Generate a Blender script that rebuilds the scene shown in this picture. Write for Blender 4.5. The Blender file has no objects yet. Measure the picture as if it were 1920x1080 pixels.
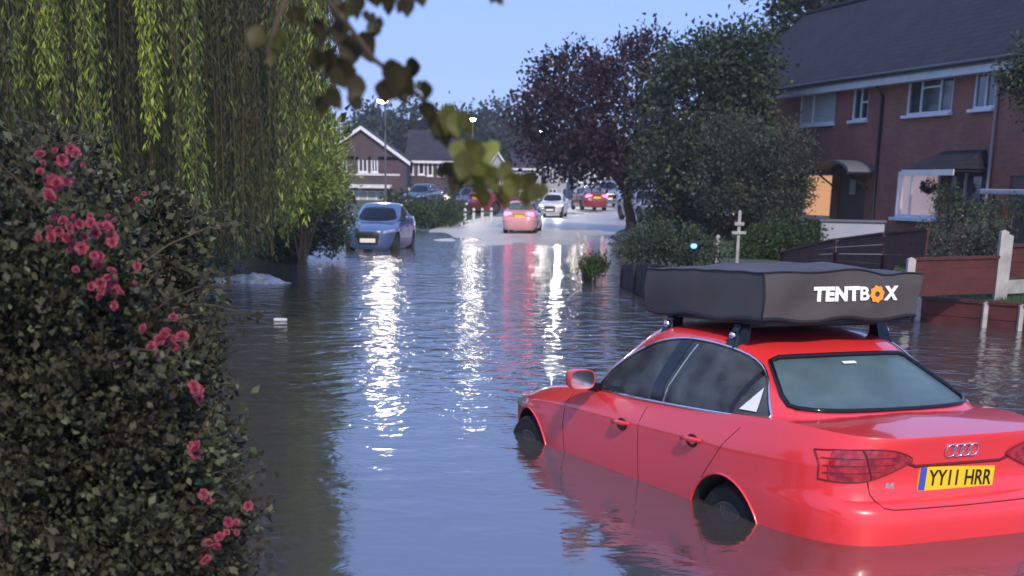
import bpy, bmesh, math, random
import numpy as np
from mathutils import Vector, Matrix
from mathutils.bvhtree import BVHTree
from mathutils.geometry import tessellate_polygon
S = bpy.context.scene
COL = S.collection
R = math.radians
# ------------------------------------------------------------------ camera
CAMH, FPX, PIT, ROLL, PPX, PPY = 1.888, 2694.4, .287, .016, 928.5, 1141.2
cam = bpy.data.cameras.new("camera")
camo = bpy.data.objects.new("camera", cam)
COL.objects.link(camo)
cam.sensor_width = 36
cam.lens = FPX / 1920 * 36
cam.shift_x = (960 - PPX) / 1920
cam.shift_y = (PPY - 540) / 1920
cam.clip_start, cam.clip_end = .05, 6000
CAMM = Matrix.Translation((0, 0, CAMH)) @ Matrix.Rotation(R(90) - PIT, 4, 'X') @ Matrix.Rotation(ROLL, 4, 'Z')
camo.matrix_world = CAMM
cam.dof.use_dof = True
cam.dof.focus_distance = 9.0
cam.dof.aperture_fstop = 4.2
S.camera = camo
# ------------------------------------------------------------------ world, sun, exposure
SUN_EL, SUN_AZ = R(36), R(172)          # azimuth clockwise from +Y: behind the camera
w = bpy.data.worlds.new("World"); S.world = w; w.use_nodes = True
nt = w.node_tree; bg = nt.nodes['Background']
sky = nt.nodes.new('ShaderNodeTexSky'); sky.sky_type = 'NISHITA'; sky.sun_disc = False
sky.sun_elevation = SUN_EL; sky.sun_rotation = SUN_AZ
sky.ozone_density = 4.0; sky.dust_density = .1; sky.air_density = 1.0
tint = nt.nodes.new('ShaderNodeMix'); tint.data_type = 'RGBA'; tint.blend_type = 'MULTIPLY'
tint.inputs[0].default_value = 1
tint.inputs[7].default_value = (1.0, .97, 1.12, 1)
nt.links.new(sky.outputs[0], tint.inputs[6]); dusk = nt.nodes.new('ShaderNodeMix'); dusk.data_type = 'RGBA'; dusk.inputs[0].default_value = .8
dusk.inputs[7].default_value = (2.75, 4.2, 8.9, 1)       # even dusk blue mixed into the physical sky
nt.links.new(tint.outputs[2], dusk.inputs[6]); nt.links.new(dusk.outputs[2], bg.inputs[0])
bg.inputs[1].default_value = .122
sl = bpy.data.lights.new("sun", 'SUN'); sl.energy = 3.3; sl.angle = R(2); sl.color = (1, .86, .69)
so = bpy.data.objects.new("sun", sl); COL.objects.link(so)
sd = Vector((math.sin(SUN_AZ) * math.cos(SUN_EL), math.cos(SUN_AZ) * math.cos(SUN_EL), math.sin(SUN_EL)))
so.rotation_euler = sd.to_track_quat('Z', 'Y').to_euler()
S.view_settings.view_transform = 'Standard'; S.view_settings.look = 'None'
S.view_settings.exposure = 0.12; S.view_settings.gamma = 1
S.cycles.use_denoising = True
S.cycles.max_bounces = 8; S.cycles.transparent_max_bounces = 12
S.cycles.sample_clamp_indirect = 4
rng = np.random.default_rng(7); random.seed(7)

# ------------------------------------------------------------------ helpers
def ray(u, v):
    """direction through a pixel of the 1920 x 1080 photograph"""
    a, b = u - PPX, v - PPY
    cr, sr = math.cos(ROLL), math.sin(ROLL)
    x = (a * cr + b * sr) / FPX; up = -(-a * sr + b * cr) / FPX
    return Vector((x, math.cos(PIT) + up * math.sin(PIT), -math.sin(PIT) + up * math.cos(PIT)))
def at(u, v, Y):
    r = ray(u, v); return Vector((0, 0, CAMH)) + r * (Y / r.y)
def gnd(u, v, z=0.0):
    r = ray(u, v); return Vector((0, 0, CAMH)) + r * ((z - CAMH) / r.z)

def tag(o, label=None, cat=None, group=None, kind=None):
    if label: o['label'] = label
    if cat: o['category'] = cat
    if group: o['group'] = group
    if kind: o['kind'] = kind
    return o
def thing(name, label, cat, loc=(0, 0, 0), rz=0, group=None):
    o = bpy.data.objects.new(name, None); COL.objects.link(o)
    o.empty_display_size = .2
    o.location = loc; o.rotation_euler = (0, 0, rz)
    return tag(o, label, cat, group)

class MB:
    def __init__(s): s.v = []; s.f = []; s.m = []; s.n = 0; s.mi = 0
    def add(s, V, F):
        s.v.extend([tuple(p) for p in V]); s.f.extend([tuple(i + s.n for i in f) for f in F])
        s.m.extend([s.mi] * len(F)); s.n += len(V); return s
    def box(s, c, d, rz=0, M=None):
        x, y, z = [k / 2 for k in d]
        V = [Vector(p) for p in ((-x,-y,-z),(x,-y,-z),(x,y,-z),(-x,y,-z),(-x,-y,z),(x,-y,z),(x,y,z),(-x,y,z))]
        T = Matrix.Translation(c) @ Matrix.Rotation(rz, 4, 'Z')
        if M is not None: T = M @ T
        return s.add([T @ p for p in V], [(0,3,2,1),(4,5,6,7),(0,1,5,4),(1,2,6,5),(2,3,7,6),(3,0,4,7)])
    def tube(s, P, r, n=8, cap=True, closed=False):
        P = [Vector(p) for p in P]; k = len(P)
        rr = [r] * k if isinstance(r, (int, float)) else list(r)
        V = []; up = Vector((0, 0, 1))
        for i in range(k):
            a = P[(i - 1) % k] if (closed or i) else P[i]; b = P[(i + 1) % k] if (closed or i < k - 1) else P[i]
            t = (b - a); t = t.normalized() if t.length > 1e-9 else Vector((0, 0, 1))
            q = up if abs(t.dot(up)) < .95 else Vector((1, 0, 0))
            e1 = t.cross(q).normalized(); e2 = t.cross(e1)
            for j in range(n):
                an = 2 * math.pi * j / n
                V.append(P[i] + (e1 * math.cos(an) + e2 * math.sin(an)) * rr[i])
        F = []
        for i in range(k if closed else k - 1):
            for j in range(n):
                i2 = (i + 1) % k
                F.append((i * n + j, i * n + (j + 1) % n, i2 * n + (j + 1) % n, i2 * n + j))
        if cap and not closed:
            F.append(tuple(range(n - 1, -1, -1))); F.append(tuple((k - 1) * n + j for j in range(n)))
        return s.add(V, F)
    def cyl(s, a, b, r, n=16): return s.tube([a, b], r, n)
    def lathe(s, prof, c=(0, 0, 0), n=24, M=None):
        """prof: list of (radius, z)"""
        V = []; F = []
        for r_, z in prof:
            for j in range(n):
                an = 2 * math.pi * j / n; p = Vector((r_ * math.cos(an), r_ * math.sin(an), z))
                V.append((M @ p if M is not None else p) + Vector(c))
        for i in range(len(prof) - 1):
            for j in range(n): F.append((i*n+j, i*n+(j+1) % n, (i+1)*n+(j+1) % n, (i+1)*n+j))
        F.append(tuple(range(n-1, -1, -1))); F.append(tuple((len(prof)-1)*n+j for j in range(n)))
        return s.add(V, F)
    def prism(s, poly, a0, a1, axis):
        """2-D polygon extruded along axis (0 x: poly is y,z / 1 y: poly is x,z / 2 z: poly is x,y)"""
        def P(p, a): return (a, p[0], p[1]) if axis == 0 else ((p[0], a, p[1]) if axis == 1 else (p[0], p[1], a))
        n = len(poly); V = [P(p, a0) for p in poly] + [P(p, a1) for p in poly]
        F = [tuple(range(n)), tuple(range(2*n-1, n-1, -1))] + [(i, i+n, (i+1) % n+n, (i+1) % n) for i in range(n)]
        return s.add(V, F)
    def mesh(s, name, recalc=True):
        me = bpy.data.meshes.new(name); me.from_pydata(s.v, [], s.f)
        if any(s.m): me.polygons.foreach_set('material_index', s.m)
        if recalc:
            bm = bmesh.new(); bm.from_mesh(me); bmesh.ops.recalc_face_normals(bm, faces=bm.faces); bm.to_mesh(me); bm.free()
        return me
    def build(s, name, mats, parent=None, smooth=None, bevel=0):
        me = s.mesh(name)
        return link(name, me, mats, parent, smooth, bevel)
def link(name, me, mats, parent=None, smooth=None, bevel=0):
    for m in (mats if isinstance(mats, (list, tuple)) else [mats]): me.materials.append(m)
    if smooth:
        me.polygons.foreach_set('use_smooth', [True] * len(me.polygons)); me.set_sharp_from_angle(angle=R(smooth))
    o = bpy.data.objects.new(name, me); COL.objects.link(o)
    if parent: o.parent = parent
    if bevel:
        b = o.modifiers.new('bevel', 'BEVEL'); b.width = bevel; b.segments = 2; b.limit_method = 'ANGLE'
    return o
def tmp(me):
    o = bpy.data.objects.new('tmp', me); COL.objects.link(o); return o
def evalmesh(o, name='m'):
    dg = bpy.context.evaluated_depsgraph_get(); dg.update()
    return bpy.data.meshes.new_from_object(o.evaluated_get(dg), depsgraph=dg, preserve_all_data_layers=True)
def boolean(meA, meB, op):
    a, b = tmp(meA), tmp(meB)
    md = a.modifiers.new('b', 'BOOLEAN'); md.object = b; md.operation = op; md.solver = 'EXACT'; md.material_mode = 'TRANSFER'
    me = evalmesh(a); bpy.data.objects.remove(a); bpy.data.objects.remove(b); return me
def solid(me, th, off=-1):
    a = tmp(me); md = a.modifiers.new('s', 'SOLIDIFY'); md.thickness = th; md.offset = off
    r_ = evalmesh(a); bpy.data.objects.remove(a); return r_
def text_mesh(body, size, ext, bold=0.0, sx=1.0):
    cu = bpy.data.curves.new('t', 'FONT'); cu.body = body; cu.size = size; cu.extrude = ext; cu.offset = bold
    cu.align_x = 'CENTER'; cu.align_y = 'CENTER'
    o = bpy.data.objects.new('t', cu); COL.objects.link(o); me = evalmesh(o); bpy.data.objects.remove(o)
    me.materials.clear(); me.transform(Matrix.Diagonal((sx, 1, 1, 1))); return me
def copy_tree(o, parent=None, skip=()):
    c = o.copy(); COL.objects.link(c)
    if parent: c.parent = parent
    for ch in o.children:
        if ch.name.split('.')[0] not in skip: copy_tree(ch, c, skip)
    return c

# ------------------------------------------------------------------ materials
def newmat(name):
    m = bpy.data.materials.new(name); m.use_nodes = True
    return m, m.node_tree, m.node_tree.nodes['Principled BSDF']
def pmat(name, col, rough=.6, metal=0, coat=0, spec=.5, var=0, vscale=8, bump=0, bscale=60, emit=None, es=0, col2=None, coord='Object'):
    m, t, p = newmat(name)
    p.inputs['Base Color'].default_value = (*col, 1); p.inputs['Roughness'].default_value = rough
    p.inputs['Metallic'].default_value = metal; p.inputs['Coat Weight'].default_value = coat
    p.inputs['Coat Roughness'].default_value = .05
    p.inputs['Specular IOR Level'].default_value = spec
    if emit: p.inputs['Emission Color'].default_value = (*emit, 1); p.inputs['Emission Strength'].default_value = es
    if var or bump:
        tc = t.nodes.new('ShaderNodeTexCoord')
    if var:
        n = t.nodes.new('ShaderNodeTexNoise'); n.inputs['Scale'].default_value = vscale; n.inputs['Detail'].default_value = 6
        t.links.new(tc.outputs[coord], n.inputs['Vector'])
        r = t.nodes.new('ShaderNodeValToRGB'); e = r.color_ramp.elements
        c2 = col2 or tuple(min(1, c * (1 + var)) for c in col); c1 = tuple(c * (1 - var) for c in col) if not col2 else col
        e[0].position, e[1].position = .32, .68; e[0].color = (*c1, 1); e[1].color = (*c2, 1)
        t.links.new(n.outputs[0], r.inputs[0]); t.links.new(r.outputs[0], p.inputs['Base Color'])
    if bump:
        n2 = t.nodes.new('ShaderNodeTexNoise'); n2.inputs['Scale'].default_value = bscale; n2.inputs['Detail'].default_value = 5
        t.links.new(tc.outputs[coord], n2.inputs['Vector'])
        b = t.nodes.new('ShaderNodeBump'); b.inputs['Strength'].default_value = bump; b.inputs['Distance'].default_value = .02
        t.links.new(n2.outputs[0], b.inputs['Height']); t.links.new(b.outputs[0], p.inputs['Normal'])
    return m
def leafmat(name, cols, trans=.3, rough=.5, tint_pos=None):
    """cols: ramp of leaf colours driven by the per-leaf attribute «leaf_tone»"""
    m, t, p = newmat(name)
    a = t.nodes.new('ShaderNodeAttribute'); a.attribute_name = 'leaf_tone'
    r = t.nodes.new('ShaderNodeValToRGB'); e = r.color_ramp.elements
    while len(e) < len(cols): e.new(.5)
    for i, c in enumerate(cols):
        e[i].position = (i / (len(cols) - 1)) if tint_pos is None else tint_pos[i]; e[i].color = (*c, 1)
    t.links.new(a.outputs['Fac'], r.inputs[0]); t.links.new(r.outputs[0], p.inputs['Base Color'])
    p.inputs['Roughness'].default_value = rough; p.inputs['Specular IOR Level'].default_value = .25
    tr = t.nodes.new('ShaderNodeBsdfTranslucent'); t.links.new(r.outputs[0], tr.inputs[0])
    mx = t.nodes.new('ShaderNodeMixShader'); mx.inputs[0].default_value = trans
    t.links.new(p.outputs[0], mx.inputs[1]); t.links.new(tr.outputs[0], mx.inputs[2])
    t.links.new(mx.outputs[0], t.nodes['Material Output'].inputs[0]); return m
def glassmat(name, tintc, refl=1.45, rough=.02):
    m = bpy.data.materials.new(name); m.use_nodes = True; t = m.node_tree; t.nodes.remove(t.nodes['Principled BSDF'])
    f = t.nodes.new('ShaderNodeFresnel'); f.inputs[0].default_value = refl
    tr = t.nodes.new('ShaderNodeBsdfTransparent'); tr.inputs[0].default_value = (*tintc, 1)
    g = t.nodes.new('ShaderNodeBsdfGlossy'); g.inputs['Roughness'].default_value = rough
    mx = t.nodes.new('ShaderNodeMixShader')
    t.links.new(f.outputs[0], mx.inputs[0]); t.links.new(tr.outputs[0], mx.inputs[1]); t.links.new(g.outputs[0], mx.inputs[2])
    t.links.new(mx.outputs[0], t.nodes['Material Output'].inputs[0]); return m
def brickmat(name, c1, c2, mortar, scale=1.0):
    m, t, p = newmat(name)
    tc = t.nodes.new('ShaderNodeUVMap')
    b = t.nodes.new('ShaderNodeTexBrick'); b.inputs['Color1'].default_value = (*c1, 1); b.inputs['Color2'].default_value = (*c2, 1)
    b.inputs['Mortar'].default_value = (*mortar, 1); b.inputs['Scale'].default_value = scale
    b.inputs['Mortar Size'].default_value = .011; b.inputs['Brick Width'].default_value = .225; b.inputs['Row Height'].default_value = .075
    t.links.new(tc.outputs[0], b.inputs['Vector'])
    n = t.nodes.new('ShaderNodeTexNoise'); n.inputs['Scale'].default_value = .8; n.inputs['Detail'].default_value = 5
    t.links.new(tc.outputs[0], n.inputs['Vector'])
    mx = t.nodes.new('ShaderNodeMix'); mx.data_type = 'RGBA'; mx.blend_type = 'OVERLAY'; mx.inputs[0].default_value = .5
    t.links.new(b.outputs[0], mx.inputs[6]); t.links.new(n.outputs[0], mx.inputs[7]); t.links.new(mx.outputs[2], p.inputs['Base Color'])
    p.inputs['Roughness'].default_value = .85; return m
def tilemat(name, c, row=.3):
    m, t, p = newmat(name)
    tc = t.nodes.new('ShaderNodeUVMap')
    b = t.nodes.new('ShaderNodeTexBrick'); b.inputs['Scale'].default_value = 1
    b.inputs['Color1'].default_value = (*[k * .8 for k in c], 1); b.inputs['Color2'].default_value = (*[k * 1.25 for k in c], 1)
    b.inputs['Mortar'].default_value = (*[k * .35 for k in c], 1); b.inputs['Mortar Size'].default_value = .018
    b.inputs['Brick Width'].default_value = .3; b.inputs['Row Height'].default_value = row
    t.links.new(tc.outputs[0], b.inputs['Vector'])
    n = t.nodes.new('ShaderNodeTexNoise'); n.inputs['Scale'].default_value = .5; n.inputs['Detail'].default_value = 6
    t.links.new(tc.outputs[0], n.inputs['Vector'])
    mx = t.nodes.new('ShaderNodeMix'); mx.data_type = 'RGBA'; mx.blend_type = 'OVERLAY'; mx.inputs[0].default_value = .6
    t.links.new(b.outputs[0], mx.inputs[6]); t.links.new(n.outputs[0], mx.inputs[7]); t.links.new(mx.outputs[2], p.inputs['Base Color'])
    bu = t.nodes.new('ShaderNodeBump'); bu.inputs['Strength'].default_value = .5; bu.inputs['Distance'].default_value = .02
    t.links.new(b.outputs['Fac'], bu.inputs['Height']); bu.invert = True; t.links.new(bu.outputs[0], p.inputs['Normal'])
    p.inputs['Roughness'].default_value = .8; p.inputs['Specular IOR Level'].default_value = .3; return m

M = {}
M['red_paint'] = pmat('red_paint', (.80, .038, .040), .30, coat=1, spec=.5)
M['black'] = pmat('black_plastic', (.012, .012, .014), .45)
M['gloss_black'] = pmat('gloss_black', (.008, .008, .01), .12)
M['rubber'] = pmat('rubber', (.007, .007, .007), .8, bump=.3, bscale=90)
M['alloy'] = pmat('alloy', (.45, .46, .48), .35, metal=1)
M['chrome'] = pmat('chrome', (.85, .85, .88), .15, metal=1)
M['seam'] = pmat('seam_dark', (.11, .006, .009), .7)
M['liner'] = pmat('arch_liner', (.012, .012, .012), .9)
M['cabin'] = pmat('cabin_trim', (.07, .07, .075), .8)
M['seat'] = pmat('seat_fabric', (.2, .2, .21), .85, bump=.3, bscale=120)
M['shelf'] = pmat('parcel_shelf', (.16, .17, .19), .8)
M['glass'] = glassmat('tinted_glass', (.80, .83, .83), 1.6)
M['dark_rim'] = pmat('dark_rim', (.035, .035, .035), .6)  # one even near-black grey for the rims
def fogmat(nm='misted_rear_glass', col=(.17, .26, .31), lo=.62, hi=.88, rough=.28):
    m, t, p = newmat(nm)
    tc = t.nodes.new('ShaderNodeTexCoord')
    n = t.nodes.new('ShaderNodeTexNoise'); n.inputs['Scale'].default_value = 4; n.inputs['Detail'].default_value = 8
    t.links.new(tc.outputs['Object'], n.inputs['Vector'])
    f = t.nodes.new('ShaderNodeMapRange'); f.inputs[1].default_value = .35; f.inputs[2].default_value = .7; f.inputs[3].default_value = lo; f.inputs[4].default_value = hi
    t.links.new(n.outputs[0], f.inputs[0])
    p.inputs['Base Color'].default_value = (*col, 1); p.inputs['Roughness'].default_value = rough; p.inputs['IOR'].default_value = 1.6
    tr = t.nodes.new('ShaderNodeBsdfTransparent'); tr.inputs[0].default_value = (.5, .55, .58, 1)
    mx = t.nodes.new('ShaderNodeMixShader'); t.links.new(f.outputs[0], mx.inputs[0]); t.links.new(tr.outputs[0], mx.inputs[1]); t.links.new(p.outputs[0], mx.inputs[2])
    t.links.new(mx.outputs[0], t.nodes['Material Output'].inputs[0]); return m
M['rear_glass'] = fogmat(col=(.12, .19, .20), rough=.34)
M['side_glass'] = fogmat('greyed_side_glass', (.17, .19, .19), .15, .55, .10)  # grey in the glass colour stands for its reflections
M['pane'] = pmat('house_pane', (.02, .025, .035), .08, spec=1.0, bump=.06, bscale=2.5)
M['lens'] = pmat('tail_lens', (.36, .018, .024), .1, coat=1, var=.5, vscale=30)
M['lens_dark'] = pmat('tail_lens_dark', (.12, .004, .006), .15, coat=1)
M['lens_lit'] = pmat('tail_lens_lit', (.6, .02, .02), .2, emit=(1, .05, .10), es=16)
M['lamp_clear'] = pmat('lamp_clear', (.6, .62, .65), .1, metal=.6)
M['lamp_lit'] = pmat('head_lamp_lit', (.9, .9, .85), .2, emit=(1, .93, .8), es=2)
M['plate_y'] = pmat('plate_yellow', (.85, .55, .01), .4)
M['plate_w'] = pmat('plate_white', (.75, .75, .72), .4)
M['plate_b'] = pmat('plate_blue', (.05, .08, .45), .4)
M['ink'] = pmat('plate_ink', (.01, .01, .01), .5)
M['sticker'] = pmat('sticker_white', (.8, .8, .8), .6)
M['white'] = pmat('white_upvc', (.74, .75, .77), .4, var=.06, vscale=4)
M['fascia'] = pmat('white_fascia', (.62, .62, .62), .5, var=.12, vscale=2)
M['render'] = pmat('white_render', (.66, .65, .62), .85, var=.12, vscale=1.5)
M['concrete'] = pmat('concrete', (.36, .35, .33), .85, var=.22, vscale=5, bump=.3)
M['gutter'] = pmat('black_gutter', (.02, .02, .022), .4)
M['pipe_pale'] = pmat('pale_pipe', (.35, .3, .28), .5)
M['steel'] = pmat('galvanised_steel', (.07, .075, .085), .7, metal=.0, var=.15, vscale=9)
M['bark'] = pmat('bark', (.06, .045, .035), .9, var=.4, vscale=9, bump=.7, bscale=24)
M['twig'] = pmat('twig', (.07, .05, .03), .8)
# ------------------------------------------------------------------ setting: ground, road, water
def lerp(x, xs, ys): return np.interp(x, xs, ys)
def road_z(y): return lerp(y, [0, 28, 42, 49, 60, 75, 120, 300, 3000], [-.48, -.47, -.18, .0, .06, .14, .35, 1.2, 3])
def camber(x, y): return (-.005 * np.clip(x - .2 - (np.maximum(y, 45) - 45) * .09, -4, 4) ** 2 + .014 * np.sin(x * 1.3 + y * .7) + .010 * np.sin(x * 2.9 - y * .45)) * np.clip((y - 20) / 15, 0, 1)
def x_left(y): return lerp(y, [-20, 3, 6, 9, 14, 24, 32, 44, 60, 80, 130, 300], [-1.0, -1.1, -1.5, -2.6, -4.0, -6.2, -5.6, -5.2, -4.4, -2.4, 3.6, 22])
def x_right(y): return lerp(y, [-20, 14, 16, 18, 19.2, 20.17, 20.85, 21.26, 22.07, 22.6, 23.2, 24.2, 29, 44, 60, 80, 130, 300], [17, 14, 12, 10.2, 8.95, 8.35, 7.85, 7.45, 6.7, 6.15, 5.0, 3.1, 2.75, 3.1, 4.8, 7.6, 14, 36])
def ground_h(x, y):
    b = road_z(y) + camber(x, y)
    zr = np.maximum(b + .14, .22 + .0012 * np.maximum(y, 0)); zl = np.maximum(b + .14, .20 + .001 * np.maximum(y, 0))
    tl = np.clip((x_left(y) - x) / .7, 0, 1); tr = np.clip((x - x_right(y)) / .5, 0, 1)
    bump = .03 * np.sin(x * 1.7 + y * .6) * np.cos(y * .9 - x * .4)
    return b + (zl - b + bump) * tl * tl * (3 - 2 * tl) + (zr - b + bump) * tr * tr * (3 - 2 * tr)
def grid_mesh(name, xs, ys, fz):
    X, Y = np.meshgrid(xs, ys); Z = fz(X, Y); nx, ny = len(xs), len(ys)
    V = np.stack([X, Y, Z], -1).reshape(-1, 3)
    i = np.arange((nx) * (ny)).reshape(ny, nx)
    F = np.stack([i[:-1, :-1], i[:-1, 1:], i[1:, 1:], i[1:, :-1]], -1).reshape(-1, 4)
    me = bpy.data.meshes.new(name); me.from_pydata(V.tolist(), [], F.tolist()); return me
xs = np.concatenate([[-2500, -700, -250, -120, -60], np.arange(-36, 46, .45), [60, 120, 250, 700, 2500]])
ys = np.concatenate([np.arange(-6, 75, .6), np.arange(75, 220, 3), [260, 340, 500, 900, 1800, 3500]])
def soilmat():
    m, t, p = newmat('ground_soil')
    g = t.nodes.new('ShaderNodeNewGeometry')
    n = t.nodes.new('ShaderNodeTexNoise'); n.inputs['Scale'].default_value = 1.3; n.inputs['Detail'].default_value = 8
    t.links.new(g.outputs['Position'], n.inputs['Vector'])
    r = t.nodes.new('ShaderNodeValToRGB'); e = r.color_ramp.elements
    e[0].position, e[1].position = .35, .65; e[0].color = (.05, .045, .03, 1); e[1].color = (.05, .085, .03, 1)
    t.links.new(n.outputs[0], r.inputs[0]); t.links.new(r.outputs[0], p.inputs['Base Color']); p.inputs['Roughness'].default_value = .95
    return m
gm = grid_mesh('ground', xs, ys, ground_h)
tag(link('ground', gm, soilmat(), smooth=60), kind='structure')
# wet road that climbs out of the flood
def roadmat():
    m, t, p = newmat('wet_road')
    g = t.nodes.new('ShaderNodeNewGeometry')
    mp = t.nodes.new('ShaderNodeMapping'); mp.inputs['Scale'].default_value = (.5, .16, 1)
    t.links.new(g.outputs['Position'], mp.inputs['Vector'])
    n = t.nodes.new('ShaderNodeTexNoise'); n.inputs['Scale'].default_value = 1.2; n.inputs['Detail'].default_value = 7
    t.links.new(mp.outputs[0], n.inputs['Vector'])
    r = t.nodes.new('ShaderNodeValToRGB'); e = r.color_ramp.elements
    e[0].position, e[1].position = .38, .62; e[0].color = (.34, .32, .28, 1); e[1].color = (.46, .43, .37, 1)
    t.links.new(n.outputs[0], r.inputs[0]); t.links.new(r.outputs[0], p.inputs['Base Color'])
    rr = t.nodes.new('ShaderNodeMapRange'); rr.inputs[3].default_value = .3; rr.inputs[4].default_value = .65
    t.links.new(n.outputs[0], rr.inputs[0]); t.links.new(rr.outputs[0], p.inputs['Roughness'])
    return m
def strip(name, fl, fr, ys_, dz, mat, n=24):
    V = []; F = []
    for y in ys_:
        for k in range(n + 1):
            x = fl(y) + (fr(y) - fl(y)) * k / n; V.append((x, y, float(road_z(y) + camber(x, y)) + dz))
    for i in range(len(ys_) - 1):
        for k in range(n): a = i * (n + 1) + k; F.append((a, a + 1, a + n + 2, a + n + 1))
    me = bpy.data.meshes.new(name); me.from_pydata(V, [], F); return tag(link(name, me, mat, smooth=60), kind='structure')
ry = list(np.arange(30, 90, 1.0)) + list(np.arange(90, 300, 6.0))
strip('road', lambda y: max(float(x_left(y)) + .9, float(lerp(y, [30, 44, 50, 62, 75, 90], [-4, -2.6, -2.5, -3.0, -2.4, -9]))), lambda y: float(x_right(y)) - .3, ry, .012, roadmat())

def watermat():
    m, t, p = newmat('flood_water')
    g = t.nodes.new('ShaderNodeNewGeometry')
    def noise(sx, sy, sc, det, dist=0):
        mp = t.nodes.new('ShaderNodeMapping'); mp.inputs['Scale'].default_value = (sx, sy, 1)
        t.links.new(g.outputs['Position'], mp.inputs['Vector'])
        n = t.nodes.new('ShaderNodeTexNoise'); n.inputs['Scale'].default_value = sc; n.inputs['Detail'].default_value = det
        n.inputs['Roughness'].default_value = .5; n.inputs['Distortion'].default_value = dist
        t.links.new(mp.outputs[0], n.inputs['Vector']); return n.outputs[0]
    def math_(op, a, b):
        n = t.nodes.new('ShaderNodeMath'); n.operation = op
        for i, q in enumerate((a, b)):
            if isinstance(q, (int, float)): n.inputs[i].default_value = q
            else: t.links.new(q, n.inputs[i])
        return n.outputs[0]
    w1 = noise(.8, 1.0, 2.2, 2, .5); w2 = noise(1.0, 1.0, 5.5, 3, .8); w3 = noise(.3, .5, .35, 1)
    calm = noise(.12, .10, 1.0, 2)
    # calmer, sheltered water close to the camera and beside the car; choppier further out
    sx = t.nodes.new('ShaderNodeSeparateXYZ'); t.links.new(g.outputs['Position'], sx.inputs[0])
    far = t.nodes.new('ShaderNodeMapRange'); far.interpolation_type = 'SMOOTHSTEP'
    far.inputs[1].default_value = 7; far.inputs[2].default_value = 17; far.inputs[3].default_value = .19; far.inputs[4].default_value = 1
    t.links.new(sx.outputs[1], far.inputs[0])
    amp = math_('MULTIPLY', math_('ADD', math_('MULTIPLY', calm, 1.2), .35), far.outputs[0])
    h = math_('ADD', math_('ADD', math_('MULTIPLY', w1, .046), math_('MULTIPLY', w2, .013)), math_('MULTIPLY', w3, .05))
    h = math_('MULTIPLY', h, amp)
    b = t.nodes.new('ShaderNodeBump'); b.inputs['Strength'].default_value = 1; b.inputs['Distance'].default_value = 1
    t.links.new(h, b.inputs['Height']); t.links.new(b.outputs[0], p.inputs['Normal'])
    mud = noise(.3, .2, .8, 4)
    r = t.nodes.new('ShaderNodeValToRGB'); e = r.color_ramp.elements
    e[0].position, e[1].position = .3, .7; e[0].color = (.050, .046, .042, 1); e[1].color = (.072, .066, .060, 1)
    t.links.new(mud, r.inputs[0]); t.links.new(r.outputs[0], p.inputs['Base Color'])
    p.inputs['Roughness'].default_value = .07; p.inputs['IOR'].default_value = 3.6
    return m
wm = bpy.data.meshes.new('flood_water')
wm.from_pydata([(-60, -8, 0), (60, -8, 0), (60, 90, 0), (-60, 90, 0)], [], [(0, 1, 2, 3)])
tag(link('flood_water', wm, watermat()), kind='structure')

# ------------------------------------------------------------------ cars
def half_outline(xr, xf, hw, nr, nf, xm, n=64):
    ph = np.linspace(0, math.pi / 2, 1500)
    rx = xm - (xm - xr) * np.cos(ph) ** (2 / nr); ry_ = hw * np.sin(ph) ** (2 / nr)
    fx = xm + (xf - xm) * np.cos(ph[::-1]) ** (2 / nf); fy = hw * np.sin(ph[::-1]) ** (2 / nf)
    x = np.concatenate([rx, fx[1:]]); y = np.concatenate([ry_, fy[1:]])
    s = np.concatenate([[0], np.cumsum(np.hypot(np.diff(x), np.diff(y)))]); s /= s[-1]
    q = np.linspace(0, 1, n); return np.interp(q, s, x), np.interp(q, s, y)
def loft(levels, cap_bottom=False):
    """levels: list of (x array, y array, z array) half outlines; mirrored into closed rings"""
    V = []; F = []; n = len(levels[0][0]); N = 2 * n - 2
    for x, y, z in levels:
        for i in range(n): V.append((x[i], y[i], z[i]))
        for i in range(n - 2, 0, -1): V.append((x[i], -y[i], z[i]))
    for k in range(len(levels) - 1):
        for j in range(N): a = k * N + j; b = k * N + (j + 1) % N; F.append((a, b, b + N, a + N))
    t = (len(levels) - 1) * N
    F.append(tuple(t + j for j in range(N)))
    if cap_bottom: F.append(tuple(N - 1 - j for j in range(N)))
    me = bpy.data.meshes.new('loft'); me.from_pydata(V, [], F)
    bm = bmesh.new(); bm.from_mesh(me); bmesh.ops.triangulate(bm, faces=[f for f in bm.faces if len(f.verts) > 4])
    bmesh.ops.recalc_face_normals(bm, faces=bm.faces); bm.to_mesh(me); bm.free(); return me
def smooth_poly(pts, it=2):
    """corner-cutting of a closed polygon"""
    for _ in range(it):
        q = []
        for i in range(len(pts)):
            a, b = pts[i], pts[(i + 1) % len(pts)]
            q += [(a[0] * .75 + b[0] * .25, a[1] * .75 + b[1] * .25), (a[0] * .25 + b[0] * .75, a[1] * .25 + b[1] * .75)]
        pts = q
    return pts
def densify(pts, d=.03, closed=True):
    out = []; n = len(pts)
    for i in range(n if closed else n - 1):
        a = np.array(pts[i]); b = np.array(pts[(i + 1) % n]); k = max(1, int(np.linalg.norm(b - a) / d))
        out += [tuple(a + (b - a) * j / k) for j in range(k)]
    if not closed: out.append(tuple(pts[-1]))
    return out
def inset_poly(pts, d):
    c = np.mean(pts, 0); out = []; n = len(pts)
    area = sum(pts[i][0] * pts[(i+1) % n][1] - pts[(i+1) % n][0] * pts[i][1] for i in range(n))
    s = 1 if area > 0 else -1
    for i in range(n):
        a, b = np.array(pts[i-1]), np.array(pts[(i+1) % n]); t = b - a; t /= np.linalg.norm(t) + 1e-9
        out.append(tuple(np.array(pts[i]) + s * d * np.array((-t[1], t[0]))))
    return out
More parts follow.
